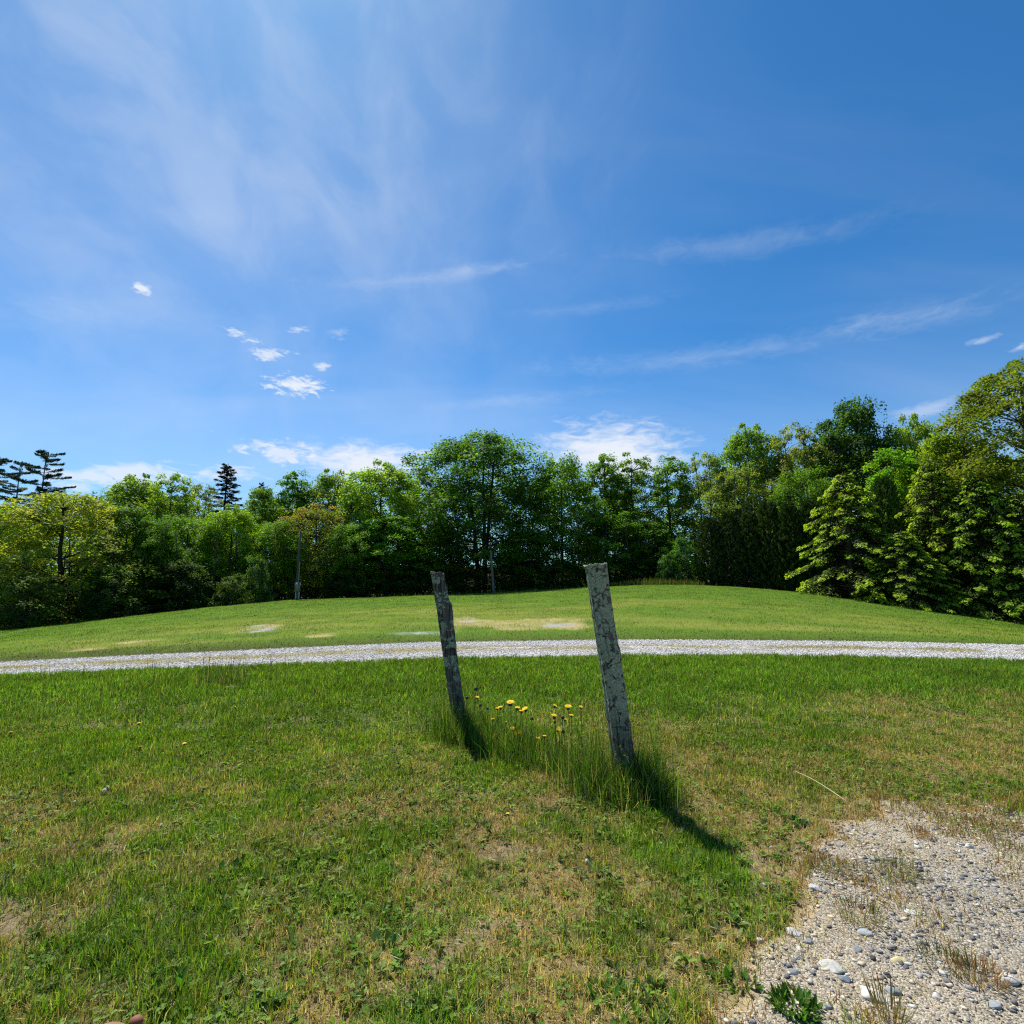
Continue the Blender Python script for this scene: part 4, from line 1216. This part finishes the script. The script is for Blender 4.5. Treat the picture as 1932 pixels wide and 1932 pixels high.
TREES = [
    # kind, X, top, width, metres behind crest, label, tint
    ('pine_a', -2, 862, 170, 34, 'dark pine cut by the left edge of the photo, leftmost pine', (1.20, 1.20, 1.20)),
    ('pine_b', 42, 872, 160, 30, 'feathery pine standing between the edge pine and the lone tall pine', (1.30, 1.30, 1.30)),
    ('pine_a', 90, 853, 165, 36, 'tall dark pine with a long branch to the right over the lemon green tree', (1.03, 1.03, 1.09)),
    ('lemon', 2, 970, 150, 14, 'bright lime tree filling the left edge below the pines', (1.03, 1.30, 0.74)),
    ('lemon', 132, 932, 226, 6, 'wide rounded lemon green tree at the left side of the wood edge', (1.30, 1.20, 1.30)),
    ('maple_b', 262, 900, 130, 15, 'broad green tree rising just right of the lemon green tree', (1.09, 1.09, 1.09)),
    ('narrow_b', 330, 894, 70, 12, 'slim upright bright green tree between broad green tree and spruce', (1.30, 1.30, 1.30)),
    ('airy_b', 383, 912, 60, 16, 'thin pale sparse tree touching the left side of the dark spruce', (1.20, 1.20, 1.30)),
    ('maple_c', 248, 958, 100, 6, 'dark leaved tree directly right of the lemon green tree, low crown', (0.92, 0.97, 0.97)),
    ('maple_a', 360, 978, 112, 7, 'rounded mid green tree in front and left of the spruce', (1.20, 1.26, 1.09)),
    ('spruce', 430, 874, 165, 20, 'dark pointed spruce rising above the left part of the wood', (0.97, 0.97, 1.09)),
    ('maple_a', 300, 985, 80, 5, 'small shaded tree between the low dark tree and the rounded green tree', (0.86, 0.97, 0.97)),
    ('maple_b', 440, 955, 90, 8, 'bright green tree standing under the dark spruce', (1.20, 1.26, 0.97)),
    ('spruce', 494, 908, 70, 30, 'tiny distant conifer tip showing above the trees right of the spruce', (1.30, 1.30, 1.30)),
    ('maple_c', 495, 922, 80, 12, 'mid green tree below the distant conifer tip', (1.30, 1.26, 1.09)),
    ('narrow_a', 558, 898, 62, 14, 'blue green upright tree with pointed top, left of the flat topped tree', (1.03, 1.20, 1.30)),
    ('maple_b', 628, 890, 110, 15, 'flat topped pale tree left of the light green rounded tree', (1.09, 1.09, 1.30)),
    ('orange', 598, 950, 116, 7, 'yellowish tree with an orange tip behind the utility pole', (1.20, 1.20, 1.20)),
    ('maple_a', 525, 985, 90, 6, 'bright mid green tree with low branches left of the utility pole', (1.30, 1.30, 1.09)),
    ('maple_b', 722, 876, 148, 11, 'light green rounded tree centre left, taller than its neighbours', (1.30, 1.30, 1.30)),
    ('maple_c', 745, 975, 118, 6, 'dark green bushy tree in front of the light green rounded tree', (1.03, 1.26, 0.97)),
    ('maple_a', 665, 990, 90, 5, 'low shaded tree between the yellowish tree and the dark bushy tree', (1.03, 1.14, 1.09)),
    ('airy_b', 806, 884, 66, 15, 'sparse thin topped tree just left of the tallest middle tree', (1.20, 1.30, 1.20)),
    ('big', 915, 820, 212, 9, 'tallest tree in the middle of the wood, above and right of the thin post', (0.92, 1.03, 1.09)),
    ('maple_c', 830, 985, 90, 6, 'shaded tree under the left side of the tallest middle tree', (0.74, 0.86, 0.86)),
    ('maple_a', 1057, 870, 118, 9, 'round headed tree right of the tallest middle tree with a dark trunk', (1.03, 1.14, 1.09)),
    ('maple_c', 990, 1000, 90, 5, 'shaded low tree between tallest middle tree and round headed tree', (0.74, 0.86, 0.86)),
    ('narrow_a', 1140, 866, 74, 10, 'narrow upright tree, left one of the pair above the thick post', (1.20, 1.20, 1.09)),
    ('narrow_b', 1196, 860, 74, 10, 'narrow upright tree, right one of the pair above the thick post', (0.92, 0.97, 0.97)),
    ('maple_a', 1160, 965, 130, 7, 'wide lower tree beneath the pair of narrow upright trees', (1.03, 1.14, 0.97)),
    ('narrow_a', 1266, 870, 70, 11, 'pointed green tree across the sky gap right of the narrow pair', (1.20, 1.26, 1.30)),
    ('airy_a', 1332, 856, 92, 10, 'pale lacy tree left of the tall olive tree', (1.30, 1.30, 1.30)),
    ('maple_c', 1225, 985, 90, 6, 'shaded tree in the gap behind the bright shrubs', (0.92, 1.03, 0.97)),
    ('maple_b', 1412, 806, 120, 12, 'tall olive green tree above the dark cedars', (0.97, 1.03, 0.97)),
    ('airy_a', 1500, 806, 120, 11, 'lacy olive tree between tall olive tree and dark dense tree', (1.30, 1.20, 1.09)),
    ('airy_a', 1395, 880, 110, 7, 'lacy light tree with upright stems right behind the cedars', (1.30, 1.30, 1.09)),
    ('dense', 1605, 768, 158, 12, 'dense dark green tree with a domed top behind the yellow hemlocks', (1.03, 1.09, 1.09)),
    ('maple_a', 1510, 890, 110, 6, 'shaded green tree between the cedars and the front hemlock', (0.97, 1.03, 1.09)),
    ('maple_b', 1716, 790, 104, 12, 'pale green tree right of the dense dark domed tree', (1.20, 1.20, 1.30)),
    ('narrow_b', 1686, 846, 92, 7, 'vivid green tree above the small dark cone shaped cedar', (0.97, 1.30, 0.74)),
    ('maple_b', 1790, 812, 150, 7, 'olive yellow broad tree left of the tall limbed tree', (1.30, 1.14, 1.09)),
    ('limby', 1930, 682, 270, 6, 'tallest tree with bare spreading limbs cut by the right edge', (.82, .74, .60)),
    # cedars
    ('cedar_a', 1338, 978, 60, 2.2, 'dark cedar at the left end of the cedar row', (0.92, 0.96, 0.88)),
    ('cedar_b', 1374, 966, 62, 2.6, 'dark cedar second from the left end of the row', (0.80, 0.84, 0.77)),
    ('cedar_a', 1412, 968, 60, 2.4, 'dark cedar in the left middle of the cedar row', (0.86, 0.90, 0.83)),
    ('cedar_b', 1448, 948, 66, 2.6, 'dark cedar in the centre of the row, taller than those to its left', (0.92, 0.96, 0.77)),
    ('cedar_a', 1486, 950, 62, 2.4, 'dark cedar right of the centre of the row', (0.80, 0.90, 0.77)),
    ('cedar_b', 1524, 946, 66, 3.0, 'dark cedar second from the right end of the row', (0.86, 0.96, 0.77)),
    ('cedar_a', 1560, 930, 66, 3.4, 'tallest dark cedar at the right end of the row behind the front hemlock', (0.92, 1.02, 0.77)),
    ('cedar_a', 1665, 903, 70, 3.6, 'lone dark cone shaped cedar between two yellow tipped hemlocks', (1.15, 1.38, 0.99)),
    # hemlocks
    ('hemlock_a', 1592, 890, 160, 1.7, 'yellow tipped hemlock standing forward with branches reaching left over lawn', (1.1, 1.05, 1)),
    ('hemlock_b', 1700, 1000, 130, 1.2, 'low yellow tipped hemlock right of the forward one, in front of the cone cedar', (1, 1, 1)),
    ('hemlock_b', 1752, 868, 160, 3.4, 'tall yellow green hemlock right of the cone shaped cedar', (1.05, 1, .9)),
    ('hemlock_a', 1835, 895, 170, 3.0, 'yellow tipped hemlock second from the right edge', (.9, .95, .9)),
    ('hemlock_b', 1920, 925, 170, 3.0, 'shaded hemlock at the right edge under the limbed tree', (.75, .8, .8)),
    # shrubs
    ('bush', 1258, 1048, 44, 1.8, 'low bright green shrub, shorter left one of two beside the cedars', (1.1, 1.15, 1.1)),
    ('bush', 1290, 1018, 60, 2.4, 'bright green shrub, taller right one of two beside the cedars', (1.1, 1.15, 1.1)),
    ('bush', 488, 1055, 50, 2.4, 'bright pale green shrub left of the utility pole', (1.25, 1.1, 1.3)),
    ('bush', 440, 1088, 60, 2.0, 'low yellowish shrub at the crest of the lawn on the left', (1.1, .9, .7)),
    ('under', 60, 1085, 120, 2.5, 'dark undergrowth shrub at the left foot of the lemon green tree', (1.2, 1.0, .9)),
    ('under', 215, 1070, 100, 2.5, 'dark undergrowth shrub at the right foot of the lemon green tree', (.9, .9, .9)),
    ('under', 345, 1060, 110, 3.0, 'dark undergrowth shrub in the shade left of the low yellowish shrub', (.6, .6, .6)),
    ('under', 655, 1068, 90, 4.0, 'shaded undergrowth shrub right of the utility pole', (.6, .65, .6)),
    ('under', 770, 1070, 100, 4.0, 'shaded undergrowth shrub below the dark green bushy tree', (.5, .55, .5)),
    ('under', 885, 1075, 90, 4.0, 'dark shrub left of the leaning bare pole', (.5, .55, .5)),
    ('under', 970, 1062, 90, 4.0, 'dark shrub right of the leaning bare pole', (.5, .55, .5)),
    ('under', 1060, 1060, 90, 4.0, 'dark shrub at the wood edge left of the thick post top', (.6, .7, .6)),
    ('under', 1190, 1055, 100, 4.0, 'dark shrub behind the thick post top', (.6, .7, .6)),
]
for T_ in TREES:
    kd = T_[0]
    shrub = kd in ('bush', 'under')
    tree(*T_, cat='shrub' if shrub else ('conifer' if kd[:4] in ('pine', 'spru', 'ceda', 'heml') else 'tree'),
         group='shrubs at the foot of the trees' if shrub else ('dark cedars in a row' if kd.startswith('cedar') and T_[1] < 1600 else 'trees along the edge of the lawn'))

# the deep wood behind, one mass of shaded foliage and stems
r = np.random.default_rng(55)
A = Acc(); n_cl = 4600
Xp = r.uniform(-420, 2400, n_cl)
u = (Xp - 966) / 1000
y3 = np.array([float(ctl(a * 40, 40.)[4]) for a in u])
yy = y3 + r.uniform(10, 27, n_cl); x = u * yy
prof = np.interp(Xp, [0, 250, 430, 560, 800, 915, 1050, 1190, 1240, 1300, 1420, 1600, 1800, 2000], [965, 935, 962, 935, 930, 885, 915, 935, 985, 935, 875, 835, 875, 860])
zt = CAMZ + (SP - (prof - 966) / 1000 * CP) / (CP + (prof - 966) / 1000 * SP) * yy
b = H(x, yy)
z = b + (zt - b) * r.random(n_cl) ** .85
lowk = (np.arange(n_cl) % 5 == 0) & (Xp < 1300)
yy = np.where(lowk, y3 + r.uniform(7, 13, n_cl), yy); x = u * yy; b = H(x, yy); z = np.where(lowk, b + r.uniform(0, 4.2, n_cl), z)
per = 85; ci = np.repeat(np.arange(n_cl), per); n = n_cl * per
a = r.uniform(0, 6.283, n); rr = np.sqrt(r.random(n)) * r.uniform(.7, 1.5, n_cl)[ci]
c = np.stack([x[ci] + np.cos(a) * rr, yy[ci] + np.sin(a) * rr, z[ci] + r.normal(0, .3, n)], -1)
V, F = leaves(c, r.normal(0, 1, (n, 3)) * [1, 1, .4], np.tile([0, 0, 1.], (n, 1)) + r.normal(0, .5, (n, 3)), r.uniform(.2, .36, n), r.uniform(.15, .27, n))
A.add(V, F, None, np.repeat((np.array([[.11, .20, .02], [.15, .25, .024], [.08, .15, .016], [.17, .24, .03]])[r.integers(0, 4, n_cl)][ci]) * r.uniform(.7, 1.25, (n, 1)), 4, 0))
wf = obj('deep_wood', A.mesh('deep_wood'), mat=M_LEAF); tag(wf, 'shaded deep wood seen between the trees of the edge', 'woods', kind='stuff')

# slim tree stems inside the wood edge, one mass
A = Acc()
for k in range(150):
    Xp = r.uniform(-60, 1300); uu = (Xp - 966) / 1000; y0 = float(ctl(uu * 40, 40.)[4]) + r.uniform(4, 16)
    x0 = uu * y0; h0 = r.uniform(4, 8); zb = float(H(x0, y0)) - .3
    l1 = r.normal(0, .35, 2); A.tube(np.array([[x0, y0, zb], [x0 + l1[0] * .5 + r.normal(0, .08), y0, zb + h0 * .5], [x0 + l1[0], y0 + l1[1], zb + h0]]), np.linspace(1, .4, 3) * r.uniform(.035, .11), 6, np.array([.05, .043, .036]) * r.uniform(.7, 1.4))
so = obj('sapling_stems', A.mesh('sapling_stems', True), mat=M_BARK); tag(so, 'slim bare stems of young trees in the shade of the wood edge', 'saplings', kind='stuff')

# ------------------------------------------------------------------ utility pole, bare pole
GREYM = vcolmat('galvanised_grey', .5, 0, 20, .5, .1)


def box(A, x0, x1, y0, y1, z0, z1, C, bev=.0):
    V = np.array([[x, y, z] for z in (z0, z1) for x, y in ((x0, y0), (x1, y0), (x1, y1), (x0, y1))])
    A.add(V, [[0, 3, 2, 1], [4, 5, 6, 7], [0, 1, 5, 4], [1, 2, 6, 5], [2, 3, 7, 6], [3, 0, 4, 7]], None, C)


d = ray(560, 1129); yy = float(ctl((560 - 966) / 1000 * 42, 42.)[4]) + .15; t = yy / d[1]; xx = d[0] * t; zz = float(H(xx, yy))
ppm = 1000 / t
root = obj('utility_pole', None, loc=(xx, yy, zz))
A = Acc(); A.tube(np.array([[-.12, .22, -.3], [-.10, .22, 3.], [-.07, .22, 131 / ppm]]), [.10, .09, .075], 10, (.09, .08, .07)); obj('pole', A.mesh('pole', True), root, M_BARK)
A = Acc(); box(A, -.17, .20, -.10, .10, .72, 1.36, (.15, .16, .17)); box(A, -.185, .215, -.115, .115, 1.362, 1.39, (.15, .16, .17)); mb = obj('meter_box', A.mesh('meter_box'), root, GREYM)
A = Acc(); box(A, -.13, .16, -.125, -.103, .78, 1.30, (.17, .18, .19)); obj('door', A.mesh('door'), mb, GREYM)
A = Acc(); A.tube(np.array([[.06, .04, 1.37], [.06, .04, 2.4], [.04, .06, 3.05]]), .03, 8, (.26, .26, .26)); obj('conduit', A.mesh('conduit', True), root, GREYM)
for s_ in (-1, 1):
    A = Acc(); xa = .015 + s_ * .12; box(A, xa - .035, xa + .035, -.035, .035, -.2, .70, (.30, .31, .32)); obj('leg', A.mesh('leg'), root, GREYM)
A = Acc(); box(A, -.22, .25, -.05, .05, .702, .718, (.30, .31, .32)); obj('bracket', A.mesh('bracket'), root, GREYM)
tag(root, 'grey meter box on two legs with conduit beside a slim pole at the wood edge', 'utility pole')

d = ray(932, 1117); yy = 45.6; t = yy / d[1]; xx = d[0] * t; zz = float(H(xx, yy))
ztop = CAMZ + ray(926, 1040)[2] / ray(926, 1040)[1] * yy - zz
A = Acc(); A.tube(np.array([[0, 0, -.3], [-.10, 0, ztop * .35], [-.22, 0, ztop * .7], [-.26, 0, ztop]]), [.115, .10, .085, .08], 10, (.17, .155, .135))
o = obj('bare_pole', A.mesh('bare_pole', True), mat=M_BARK, loc=(xx, yy, zz)); tag(o, 'slightly leaning bare grey pole at the wood edge between the two posts', 'pole')


# ------------------------------------------------------------------ dog (only the end of its muzzle reaches the picture)
def skin(name, pts, edges, rads, mat, parent, root=0):
    me = bpy.data.meshes.new(name); me.from_pydata(pts, edges, [])
    o = bpy.data.objects.new(name, me); COL.objects.link(o); o.parent = parent
    o.modifiers.new('s', 'SKIN'); sv = me.skin_vertices[0].data
    for i_, r_ in enumerate(rads): sv[i_].radius = r_ if isinstance(r_, tuple) else (r_, r_)
    sv[root].use_root = True
    ss = o.modifiers.new('u', 'SUBSURF'); ss.levels = 2; ss.render_levels = 3
    me.materials.append(mat)
    return o


def fur_mat():
    m, nt, out = newmat('short_brown_fur'); L = nt.links.new
    tc = N(nt, 'ShaderNodeTexCoord'); nz = N(nt, 'ShaderNodeTexNoise'); nz.inputs['Scale'].default_value = 14; nz.inputs['Detail'].default_value = 7
    L(tc.outputs['Object'], nz.inputs['Vector'])
    rp = N(nt, 'ShaderNodeValToRGB'); rp.color_ramp.elements[0].position = .3; rp.color_ramp.elements[0].color = (.14, .05, .018, 1)
    rp.color_ramp.elements[1].position = .72; rp.color_ramp.elements[1].color = (.50, .24, .10, 1); L(nz.outputs['Fac'], rp.inputs[0])
    p = N(nt, 'ShaderNodeBsdfPrincipled'); p.inputs['Roughness'].default_value = .8; p.inputs['Sheen Weight'].default_value = .3
    L(rp.outputs[0], p.inputs['Base Color'])
    b = N(nt, 'ShaderNodeBump'); b.inputs['Strength'].default_value = .5; b.inputs['Distance'].default_value = .004
    n2 = N(nt, 'ShaderNodeTexNoise'); n2.inputs['Scale'].default_value = 350; L(tc.outputs['Object'], n2.inputs['Vector'])
    L(n2.outputs['Fac'], b.inputs['Height']); L(b.outputs[0], p.inputs['Normal']); L(p.outputs[0], out.inputs[0])
    return m


FUR = fur_mat()
dx, dy = -.815, .60
root = obj('dog', None, loc=(dx, dy, 0))
# y forward; nose tip near (-.81,1.26,.52) in the world
P = [(0, -.30, .47), (0, 0, .46), (0, .20, .47), (0, .33, .53), (0, .42, .53), (0, .49, .52), (0, .575, .505), (0, .640, .535),
     (.08, .20, .40), (.085, .17, .24), (.085, .18, .05), (.085, .21, .025), (-.08, .20, .40), (-.085, .17, .24), (-.085, .18, .05), (-.085, .21, .025),
     (.08, -.32, .40), (.09, -.27, .26), (.09, -.38, .14), (.09, -.36, .03), (.09, -.32, .022), (-.08, -.32, .40), (-.09, -.27, .26), (-.09, -.38, .14), (-.09, -.36, .03), (-.09, -.32, .022),
     (0, -.46, .50), (0, -.58, .45), (0, -.68, .36)]
E = [(0, 1), (1, 2), (2, 3), (3, 4), (4, 5), (5, 6), (6, 7), (2, 8), (8, 9), (9, 10), (10, 11), (2, 12), (12, 13), (13, 14), (14, 15),
     (0, 16), (16, 17), (17, 18), (18, 19), (19, 20), (0, 21), (21, 22), (22, 23), (23, 24), (24, 25), (0, 26), (26, 27), (27, 28)]
Rr = [.105, .11, .125, .085, .07, .066, .052, .052, .055, .035, .024, .028, .055, .035, .024, .028, .065, .045, .026, .022, .026, .065, .045, .026, .022, .026, .035, .022, .012]
skin('body', P, E, Rr, FUR, root, 1)
for s_ in (-1, 1):
    A = Acc(); th = np.linspace(0, 1, 9)
    L0 = np.array([[s_ * (.062 + .022 * math.sin(t * 2.6)), .445 + .02 * t, .565 - .125 * t] for t in th]); wdt = .035 * np.sin(np.pi * (th * .8 + .18)) + .004
    V = np.concatenate([L0 + np.array([0, 1, 0]) * wdt[:, None], L0 - np.array([0, 1, 0]) * wdt[:, None], L0 + np.array([s_ * .008, 0, 0])])
    F = [[i_, i_ + 1, 18 + i_ + 1, 18 + i_] for i_ in range(8)] + [[18 + i_, 18 + i_ + 1, 9 + i_ + 1, 9 + i_] for i_ in range(8)] + [[i_, 9 + i_, 9 + i_ + 1, i_ + 1] for i_ in range(8)]
    A.add(V, F, None, (.2, .07, .03)); obj('ear', A.mesh('ear', True), root, FUR)
    A = Acc(); A.add(IV * .011 + np.array([s_ * .042, .53, .552]), None, IF, (.03, .015, .008)); obj('eye', A.mesh('eye', True), root, M_PLAIN)
A = Acc(); A.add(SV * np.array([.014, .012, .011]) + np.array([.004, .680, .512]), None, SF, (.20, .075, .04)); obj('nose', A.mesh('nose', True), root, M_PLAIN)
tag(root, 'reddish brown dog with only the end of its muzzle at the bottom edge, lower left', 'dog')

# ------------------------------------------------------------------ sky
W = bpy.data.worlds.new('World'); S.world = W; W.use_nodes = True
nt = W.node_tree; nt.nodes.clear(); L = nt.links.new
wo = nt.nodes.new('ShaderNodeOutputWorld'); bg = nt.nodes.new('ShaderNodeBackground'); L(bg.outputs[0], wo.inputs[0])
bg.inputs[1].default_value = .088
sky = nt.nodes.new('ShaderNodeTexSky'); sky.sky_type = 'NISHITA'; sky.sun_disc = False
sky.sun_elevation = SUN_EL; sky.sun_rotation = SUN_AZ; sky.altitude = 400; sky.air_density = 1.0; sky.dust_density = .3; sky.ozone_density = 2.5


def M(op, a, b=None, c=None, clamp=False):
    n_ = nt.nodes.new('ShaderNodeMath'); n_.operation = op; n_.use_clamp = clamp
    for k_, v_ in enumerate((a, b, c)):
        if v_ is None: continue
        if isinstance(v_, (int, float)): n_.inputs[k_].default_value = v_
        else: L(v_, n_.inputs[k_])
    return n_.outputs[0]


def MR(v, a, b, c=0., d=1., sm=True):
    n_ = nt.nodes.new('ShaderNodeMapRange'); n_.interpolation_type = 'SMOOTHSTEP' if sm else 'LINEAR'
    L(v, n_.inputs[0])
    for k_, q_ in zip((1, 2, 3, 4), (a, b, c, d)): n_.inputs[k_].default_value = q_
    return n_.outputs[0]


tc = nt.nodes.new('ShaderNodeTexCoord')
sp = nt.nodes.new('ShaderNodeSeparateXYZ'); L(tc.outputs['Generated'], sp.inputs[0])
az = M('ARCTAN2', sp.outputs[0], sp.outputs[1]); el = M('ARCSINE', sp.outputs[2])
cb = nt.nodes.new('ShaderNodeCombineXYZ'); L(az, cb.inputs[0]); L(el, cb.inputs[1])


def noise(vec, sc, scale=(1, 1, 1), rot=0, det=6, ro=.55, dist=0., off=0.):
    mp = nt.nodes.new('ShaderNodeMapping'); mp.inputs['Rotation'].default_value = (0, 0, rot); mp.inputs['Scale'].default_value = scale
    mp.inputs['Location'].default_value = (off, off * .7, off * .3)
    L(vec, mp.inputs[0])
    n_ = nt.nodes.new('ShaderNodeTexNoise'); n_.inputs['Scale'].default_value = sc; n_.inputs['Detail'].default_value = det
    n_.inputs['Roughness'].default_value = ro; n_.inputs['Distortion'].default_value = dist
    L(mp.outputs[0], n_.inputs['Vector']); return n_.outputs['Fac']


def azel(px, py):
    d = ray(px, py); d = d / np.linalg.norm(d)
    return math.atan2(d[0], d[1]), math.asin(d[2])


AE = cb.outputs[0]
n_big = noise(AE, 5.5, (1, 2.4, 1), .12, 7, .6, .3)
n_fine = noise(AE, 26, (1, 2.6, 1), .1, 7, .62, .6, 3.)
zz_ = M('ADD', M('MAXIMUM', sp.outputs[2], 0.), .22)
pc = nt.nodes.new('ShaderNodeCombineXYZ'); L(M('DIVIDE', sp.outputs[0], zz_), pc.inputs[0]); L(M('DIVIDE', sp.outputs[1], zz_), pc.inputs[1])
PL = pc.outputs[0]          # flat cloud layer seen from below
GD = tc.outputs['Generated']
n_str = noise(PL, 1.3, (.55, 2.0, 1), .25, 5, .5, .4, 9.)
n_veil = noise(GD, 3.0, (1, 1, 1.6), .5, 7, .58, .35, 5.)
n_fib = noise(GD, 2.4, (3.2, .8, 3.6), .75, 6, .55, .5, 2.)
n_xf = noise(AE, 62, (1, 2.2, 1), -.2, 5, .6, .6, 1.)


def cloud(px, py, wpx, hpx, dens, rot=0., soft=.55, amp=1.6, hard=False):
    """ellipse in azimuth/elevation broken up by noise"""
    a0, e0 = azel(px, py); a1, _ = azel(px + wpx / 2, py); _, e1 = azel(px, py - hpx / 2)
    ra, re = abs(a1 - a0), abs(e1 - e0)
    da = M('SUBTRACT', az, a0); de = M('SUBTRACT', el, e0)
    qa = azel(px - wpx / 2 * math.cos(rot), py + wpx / 2 * math.sin(rot)); qb = azel(px + wpx / 2 * math.cos(rot), py - wpx / 2 * math.sin(rot))
    rot = math.atan2(qb[1] - qa[1], qb[0] - qa[0])
    ra = math.hypot(qb[0] - qa[0], qb[1] - qa[1]) / 2
    if rot:
        c_, s_ = math.cos(rot), math.sin(rot)
        da, de = M('ADD', M('MULTIPLY', da, c_), M('MULTIPLY', de, s_)), M('SUBTRACT', M('MULTIPLY', de, c_), M('MULTIPLY', da, s_))
    q = M('SQRT', M('ADD', M('POWER', M('ABSOLUTE', M('DIVIDE', da, ra)), 2.), M('POWER', M('ABSOLUTE', M('DIVIDE', de, re)), 2.)))
    nz = M('ADD', M('MULTIPLY', M('SUBTRACT', n_xf if wpx < 140 else n_fine, .5), amp * 1.9), M('MULTIPLY', M('SUBTRACT', n_big if wpx >= 140 else n_fine, .5), amp * 1.3))
    q = M('ADD', q, nz)
    return M('MULTIPLY', MR(q, 1.0, 1.0 - soft, 0, 1), dens)


cl = [
    cloud(700, 872, 300, 100, .95, 0, .9, .8), cloud(512, 850, 150, 46, .75, -.2, .8, 2.0), cloud(1150, 856, 400, 150, .95, 0, 1.0, .8), cloud(230, 900, 330, 60, .75, 0, .9, 1.5),
    cloud(440, 895, 160, 34, .6, 0, .9, 1.6), cloud(268, 545, 42, 26, .9, -.3, .9, 1.2), cloud(462, 636, 80, 20, .7, -.3, .9, 1.6), cloud(505, 668, 92, 26, .75, .1, .9, 1.5),
    cloud(558, 727, 135, 44, .95, -.05, .9, 1.3), cloud(567, 621, 50, 16, .55, .1, .9, 1.4), cloud(610, 692, 38, 22, .7, 0, .9, 1.3), cloud(640, 628, 50, 30, .25, .3, 1., 1.2),
    cloud(1230, 880, 320, 90, .5, 0, 1.2, .9),
    cloud(1855, 641, 90, 16, .35, .3, 1., .9), cloud(1925, 655, 70, 18, .5, .3, 1., .9), cloud(1745, 772, 150, 40, .35, .3, 1., .9),
    cloud(780, 528, 640, 40, .22, .10, 1.6, .8), cloud(930, 505, 200, 24, .16, .08, 1.5, .8), cloud(1400, 462, 800, 70, .16, .10, 1.7, .8),
    cloud(1350, 670, 1000, 60, .22, .11, 1.7, .8), cloud(1120, 580, 420, 40, .12, .12, 1.6, .8), cloud(1700, 600, 500, 80, .18, .14, 1.7, .8), cloud(980, 755, 500, 36, .18, .1, 1.6, .8),
    cloud(150, 590, 500, 120, .15, 0, 1.4, .6),
]
m_ = cl[0]
for c_ in cl[1:]: m_ = M('ADD', m_, M('MULTIPLY', M('SUBTRACT', 1., m_), c_))
# thin cirrus veil, thickest at the upper left around the sun
a0, e0 = azel(330, 30)
q = M('SQRT', M('ADD', M('POWER', M('DIVIDE', M('SUBTRACT', az, a0), .85), 2.), M('POWER', M('DIVIDE', M('SUBTRACT', el, e0), .62), 2.)))
veil = M('MULTIPLY', MR(q, 1.45, .0), M('ADD', MR(n_veil, .30, .75, .14, .26), MR(n_fib, .35, .75, 0, .20)))
streak = M('MULTIPLY', MR(n_str, .42, .80, 0, .10), MR(el, .04, .2, 0, 1))
m2 = M('ADD', veil, streak)
m_ = M('ADD', m_, M('MULTIPLY', M('SUBTRACT', 1., m_), m2), clamp=True)
# clear air colour of the sky, cooled to the photograph's deep blue
tint = nt.nodes.new('ShaderNodeMixRGB'); tint.blend_type = 'MULTIPLY'; tint.inputs[0].default_value = 1; tint.inputs[2].default_value = (.27, .75, 1.07, 1)
L(sky.outputs[0], tint.inputs[1])
hz_ = MR(el, .45, .02, 0, .26)
m_ = M('ADD', m_, M('MULTIPLY', M('SUBTRACT', 1., m_), hz_), clamp=True)
mixc = nt.nodes.new('ShaderNodeMixRGB'); L(m_, mixc.inputs[0]); L(tint.outputs[0], mixc.inputs[1]); mixc.inputs[2].default_value = (6.5, 6.9, 7.5, 1)
L(mixc.outputs[0], bg.inputs[0])
W.cycles.sampling_method = 'MANUAL'; W.cycles.sample_map_resolution = 1024

# ------------------------------------------------------------------ sun, camera, view
sl = bpy.data.lights.new('sun', 'SUN'); sl.energy = 4.8; sl.angle = math.radians(.53); sl.color = (1, .955, .88)
so = bpy.data.objects.new('sun', sl); COL.objects.link(so)
sd = Vector((math.sin(SUN_AZ) * math.cos(SUN_EL), math.cos(SUN_AZ) * math.cos(SUN_EL), math.sin(SUN_EL)))
so.rotation_euler = sd.to_track_quat('Z', 'Y').to_euler(); so.location = sd * 30
cam = bpy.data.cameras.new('camera'); co = bpy.data.objects.new('camera', cam); COL.objects.link(co)
cam.sensor_width = 36; cam.lens = 18 / .966; cam.clip_start = .05; cam.clip_end = 3000
co.location = (0, 0, CAMZ); co.rotation_euler = (math.pi / 2 + PITCH, 0, 0)
S.camera = co
S.view_settings.view_transform = 'Standard'; S.view_settings.look = 'None'; S.view_settings.exposure = .56; S.view_settings.gamma = 1
S.cycles.max_bounces = 6; S.cycles.diffuse_bounces = 3; S.cycles.glossy_bounces = 2; S.cycles.transmission_bounces = 4
S.cycles.caustics_reflective = False; S.cycles.caustics_refractive = False
S.cycles.use_denoising = False
S.render.film_transparent = False
S.cycles.filter_width = 1.2
